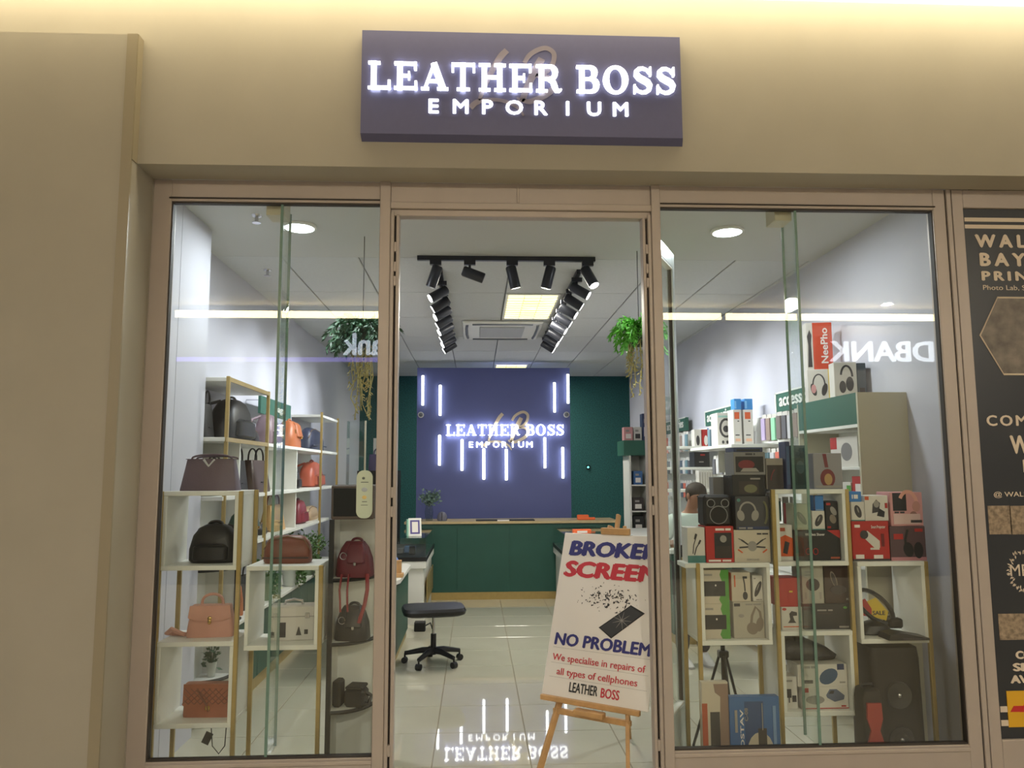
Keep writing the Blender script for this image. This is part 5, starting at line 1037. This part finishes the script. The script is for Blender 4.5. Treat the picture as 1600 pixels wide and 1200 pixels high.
PAL = [card('p1', 204, 120, 150), card('p2', 120, 112, 108), card('p3', 92, 92, 98), card('p4', 152, 214, 176), card('p5', 196, 196, 200), card('p6', 150, 130, 120), card('p7', 90, 104, 120), card('p8', 214, 214, 214), card('p9', 176, 160, 196), card('p10', 214, 110, 90), card('p11', 110, 140, 150)]
NM = ['pink', 'warm grey', 'charcoal', 'mint', 'silver', 'taupe', 'slate', 'white', 'lilac', 'coral', 'blue grey']
packs = {}
def hang(ci, y, z, h=.17, w=.085, x=None, row='upper'):
    key = (ci, row); x = 2.52 if x is None else x; h_ = h
    lab = '%s phone case pack hanging in the %s row of the slatted wall' % (NM[ci], row); g = 'phone case packs on the slatted wall'
    if key not in packs:
        t = thing('phone_case_pack', lab, 'phone case', (x, y, z), R(-90), g)
        MB().cbox(-w/2, w/2, 0, .018, 0, h_, .002).build('case', PAL[ci], t); MB().box(-w/2-.004, w/2+.004, .018, .021, -.01, h_+.035).build('backing_card', cW, t); MB().tube([(0, .02, h_+.02), (0, XR-x-.01, h_+.03)], .0025, 5).build('hook', CHROME, t); packs[key] = t; return t
    return dup(packs[key], (x, y, z), R(-90))
for k in range(9): hang([0, 2, 5, 4, 2, 1, 3, 5, 8, 6, 2, 7, 1, 0, 9, 4, 6][k], 1.63+.115*k, 1.954+.004*(k % 3), .19)
for k in range(17): hang([6, 7, 10, 8, 7, 9, 4, 10, 7, 2, 8, 3, 7, 4, 0, 10, 7][k], 1.65+.12*k, 1.70+.004*(k % 2), .15, row='middle')
for k in [i for i in range(26) if not .3 < .115*i < 1.1]: hang([7, 6, 10, 4, 7, 9, 8, 2, 7, 3, 10, 7, 5][k % 13], 3.9+.115*k, 1.93+.006*(k % 3), .20, row='far upper')
for k in [i for i in range(26) if not .25 < .12*i < 1.05]: hang([4, 7, 2, 10, 7, 6, 0, 7][k % 8], 3.75+.12*k, 1.66+.006*(k % 2), .16, row='far middle')
for k in [i for i in range(30) if not 1.05 < .12*i < 1.8]: hang([7, 3, 2, 7, 4, 9, 6][k % 7], 2.9+.12*k, 1.38, .17, row='lower')
# steering wheel box and router boxes standing on a wall ledge
t = thing('display_ledge', 'white ledge holding the steering wheel box', 'shelf', (2.22, 2.5, 1.93)); MB().cbox(0, XR-2.22-.05, 0, 1.3, -.03, 0, .003).build('ledge', WHITE, t); MB().box(.25, XR-2.22-.05, .038, .062, -.25, -.03).build('bracket', WHITE, t); MB().box(.25, XR-2.22-.05, 1.15, 1.175, -.25, -.03).build('bracket', WHITE, t)
Zl = 1.93
carton('steering_wheel_box', 'white carton with a black gaming steering wheel picture', (1121, 645, 1148, 692), 3.2, .2, cW, [('arc', .5, .55, .34, .26, 0, 360, .022, INK), ('ell', .5, .52, .18, .1, 0, INK), ('ell', .85, .5, .12, .2, 0, INK), ('rect', .05, .86, .95, .92, card('mint_band', 160, 200, 190)), ('ell', .3, .13, .07, .05, 0, INK), ('ell', .55, .13, .07, .05, 0, INK), ('ell', .8, .13, .07, .05, 0, INK)], Zl)
for k, (a, b_) in enumerate(((1146, 1159), (1162, 1177))):
    w_ = carton('charger_pack', ['inner', 'outer'][k]+' white carton with orange square beside the steering wheel box', (a, 640, b_, 690), 3.0, .16, cW, [('rect', .15, .74, .75, .93, cO), ('rect', .2, .12, .8, .2, card('peach', 230, 180, 150)), ('line', [(.5, .68), (.7, .68)], .01, INK), ('rect', .2, .28, .7, .31, INK)], Zl)
    carton('blue_carton', ['inner', 'outer'][k]+' small blue carton on top of the white orange cartons', (a+1, 623, b_-1, 639), 3.02, .1, card('azure', 64, 140, 206), [('rect', .05, .1, .3, .8, card('azure_light', 130, 190, 236))], w_['top'])
for k, (a, y0, b_, y1, m, lab) in enumerate(((1085, 671, 1096, 697, cW, 'white carton with black headset on the far wall ledge'), (1097, 671, 1109, 696, cR, 'red and white carton on the far wall ledge'), (1110, 668, 1120, 694, cBl, 'blue and orange carton on the far wall ledge'))):
    carton('gadget_box', lab, (a, y0, b_, y1), 4.4, .12, m, [('ell', .5, .35, .25, .3, 0, INK if k == 0 else PAPER)], 1.97)
t = thing('display_ledge', 'white ledge holding the far small cartons', 'shelf', (1.98, 4.3, 1.97)); MB().cbox(0, XR-1.98-.05, 0, .5, -.03, 0, .003).build('ledge', WHITE, t)
# shop-side counter on the right and the stock on it
rc = thing('side_counter', 'dark green side counter with white top in front of the slatted wall', 'counter', (1.95, 3.6, 0)); MB().box(0, .6, 0, 2.9, .1, .88).build('body', GREEN, rc); MB().cbox(-.03, .63, -.03, 2.93, .88, .92, .004).build('worktop', WHITE, rc); MB().box(.02, .58, .02, 2.88, 0, .1).build('plinth', GOLD, rc)
rk = thing('white_rack', 'white product rack with open shelves and green header against the hedge wall', 'shelf', (2.26, 7.2, 0)); rw = XR-2.26-.01
MB().box(0, .025, 0, .5, 0, 1.93).build('side_panel', WHITE, rk); MB().box(rw*.55, rw*.55+.02, .01, .48, 0, 1.93).build('divider', WHITE, rk); MB().box(0, rw, .48, .5, 0, 1.93).build('back_panel', WHITE, rk); MB().box(-.08, rw, -.03, .5, 1.93, 2.15).build('header', GREENS, rk)
for z in (.4, .8, 1.12, 1.5): MB().box(.025, rw, .01, .48, z-.02, z).build('shelf_board', WHITE, rk)
for k, (x, z, w_, h_, m, lab) in enumerate(((2.20, 2.15, .13, .2, cPk, 'pink carton on top of the white product rack'), (2.345, 2.15, .12, .2, cW, 'white carton on top of the white product rack'), (2.475, 2.15, .13, .4, cNv, 'navy carton on top of the white product rack'), (2.33, 1.5, .13, .2, cBl, 'blue carton inside the white product rack'), (2.31, 1.12, .16, .19, cDk, 'dark carton inside the white product rack'), (2.31, .8, .16, .24, cB, 'black carton inside the white product rack'))):
    t = thing('gadget_box', lab, 'box', (x+w_/2, 7.24, z)); MB().cbox(-w_/2, w_/2, 0, .16, 0, h_, .002).build('box', m, t); printed(t, w_, h_, [('rect', .2, .15, .8, .5, PAPER if k != 1 else INK), ('rect', .2, .65, .6, .8, INL)])
for k in range(6):
    carton('white_carton', 'slim white carton in the upright row behind the person', (1092+k*4, 735, 1095.8+k*4, 765), 4.2, .12, cW, [('rect', .3, .1, .7, .9, card('pale_grey', 168, 164, 152))], 1.5, group='slim white cartons in a row')
t = thing('carton_shelf', 'small white wall shelf under the slim white cartons', 'shelf', (2.05, 4.15, 1.5)); MB().cbox(0, XR-2.05-.05, 0, .35, -.03, 0, .003).build('ledge', WHITE, t)
carton('storage_box', 'plain grey carton behind the black desktop loudspeaker', (1116, 745, 1141, 880), .44, .08, cG, [('rect', .56, 0, .57, 1, INK)], TA)
t = thing('display_ledge', 'white ledge under the black equipment case', 'shelf', (2.0, 4.35, 1.74)); MB().cbox(0, XR-2.0-.05, 0, .3, -.03, 0, .003).build('ledge', WHITE, t)
carton('black_case', 'black equipment case with red label on the slatted wall shelf', (1085, 706, 1109, 733), 4.4, .2, cB, [('rect', .4, .75, .7, .85, cR), ('rect', .3, .3, .6, .38, INL)], 1.74)
# ================================================================== PERSON
pe = thing('person', 'person in a pale mint shirt and dark trousers looking down, standing beside the side counter', 'person', (1.93, 2.85, 0), R(8))
SKIN = mat('skin', C3(150, 110, 88), .55); SHIRT = mat('mint_shirt', C3(196, 212, 204), .8, bump=.2, bscale=60); TROU = mat('dark_trousers', C3(56, 54, 60), .8); HAIR = mat('dark_hair', C3(62, 54, 46), .7, bump=.6, bscale=90)
def skin_body(name, m, verts, edges, root=0, sub=2):
    me = bpy.data.meshes.new(name); me.from_pydata([v[:3] for v in verts], edges, []); me.materials.append(m)
    o = bpy.data.objects.new(name, me); COL.objects.link(o); o.parent = pe
    md = o.modifiers.new('Skin', 'SKIN'); md.use_smooth_shade = True; md.branch_smoothing = .3
    if not me.skin_vertices: pass
    for i, v in enumerate(verts):
        sv_ = me.skin_vertices[0].data[i]; r_ = v[3]; sv_.radius = r_ if isinstance(r_, tuple) else (r_, r_); sv_.use_root = (i == root)
    s_ = o.modifiers.new('Sub', 'SUBSURF'); s_.levels = sub; s_.render_levels = sub; return o
bv = [(0, 0, .90, (.13, .10)), (0, -.01, 1.08, (.12, .09)), (0, -.02, 1.24, (.13, .10)), (0, -.03, 1.33, .06), (0, -.055, 1.39, .05), (.02, -.10, 1.44, .075), (.03, -.12, 1.49, .078), (.03, -.11, 1.53, .05),
      (-.16, -.02, 1.27, .055), (-.25, .0, 1.05, .043), (-.12, -.20, 1.07, .030), (-.07, -.25, 1.09, .028),
      (.16, -.02, 1.27, .055), (.25, .0, 1.05, .043), (.12, -.20, 1.07, .030), (.07, -.25, 1.09, .028),
      (-.09, 0, .84, .085), (-.10, -.03, .47, .058), (-.10, .02, .08, .04), (.09, 0, .84, .085), (.10, -.03, .47, .058), (.10, .02, .08, .04)]
be = [(0, 1), (1, 2), (2, 3), (3, 4), (4, 5), (5, 6), (6, 7), (2, 8), (8, 9), (9, 10), (10, 11), (2, 12), (12, 13), (13, 14), (14, 15), (0, 16), (16, 17), (17, 18), (0, 19), (19, 20), (20, 21)]
n0 = len(bv)
for s, wi in ((-1, 11), (1, 15)):
    for k, (dx, L) in enumerate(((-.022, .05), (-.008, .062), (.007, .06), (.02, .05), (.03, .035))):
        i = len(bv); bv += [(s*.07-s*.02+dx*.7, -.275+(.02 if k == 4 else 0), 1.09+.012*(k == 4), .0085), (s*.07-s*.03+dx*.8, -.275-L*.5, 1.085, .0075), (s*.07-s*.045+dx*.8, -.275-L*.8, 1.07, .006)]
        be += [(wi, i), (i, i+1), (i+1, i+2)]
skin_body('body', SKIN, bv, be)
skin_body('shirt', SHIRT, [(0, 0, .88, (.155, .125)), (0, -.01, 1.08, (.15, .12)), (0, -.02, 1.22, (.165, .13)), (0, -.03, 1.325, .075), (-.17, -.02, 1.265, .078), (-.235, -.005, 1.12, .066), (-.262, 0, 1.04, .06), (-.20, -.09, 1.05, .05), (.17, -.02, 1.265, .078), (.235, -.005, 1.12, .066), (.262, 0, 1.04, .06), (.20, -.09, 1.05, .05)], [(0, 1), (1, 2), (2, 3), (2, 4), (4, 5), (5, 6), (6, 7), (2, 8), (8, 9), (9, 10), (10, 11)])
skin_body('trousers', TROU, [(0, 0, .92, (.145, .115)), (-.09, 0, .82, .105), (-.10, -.03, .47, .075), (-.10, .02, .09, .062), (.09, 0, .82, .105), (.10, -.03, .47, .075), (.10, .02, .09, .062)], [(0, 1), (1, 2), (2, 3), (0, 4), (4, 5), (5, 6)])
hb_ = MB(); hb_.ell((.03, -.085, 1.515), .094, .10, .085, 18, 12); hb_.ell((.03, -.04, 1.46), .082, .06, .07, 14, 8); hb_.build('hair', HAIR, pe, True)
for s in (-1, 1):
    f = MB(); f.loft([(0, .045, .125, -.05), (.02, .048, .13, -.05), (.05, .042, .10, -.03), (.085, .036, .05, .01), (.10, .034, .045, .015)], 20, 2.6); o = f.build('shoe', mat('white_trainer', C3(206, 204, 200), .5), pe, True); o.location = (s*.10, 0, 0)
    MB().loft([(0, .05, .135, -.05), (.018, .05, .135, -.05)], 20, 2.6).build('sole', mat('trainer_sole', C3(176, 174, 172), .6), o)
    MB().ell((.03+s*.032, -.192, 1.475), .010, .005, .006).build('eye', BLACKM, pe, True)
MB().ell((.03, -.205, 1.452), .012, .016, .018).build('nose', SKIN, pe, True); MB().ell((.03, -.192, 1.425), .022, .006, .006).build('mouth', mat('lips', C3(130, 80, 72), .5), pe, True)
for s in (-1, 1): MB().ell((.03+s*.086, -.11, 1.475), .012, .022, .03).build('ear', SKIN, pe, True)
t = thing('mobile_phone', 'small black phone held in both hands of the person', 'phone', (1.975, 2.50, 1.115), R(8)); MB().cbox(-.035, .035, -.004, .004, -.06, .06, .004, Matrix.Rotation(R(-50), 4, 'X')).build('case', BLACK, t); MB().box(-.03, .03, .004, .0045, -.052, .052, Matrix.Rotation(R(-50), 4, 'X')).build('screen', mat('phone_glass'), t)
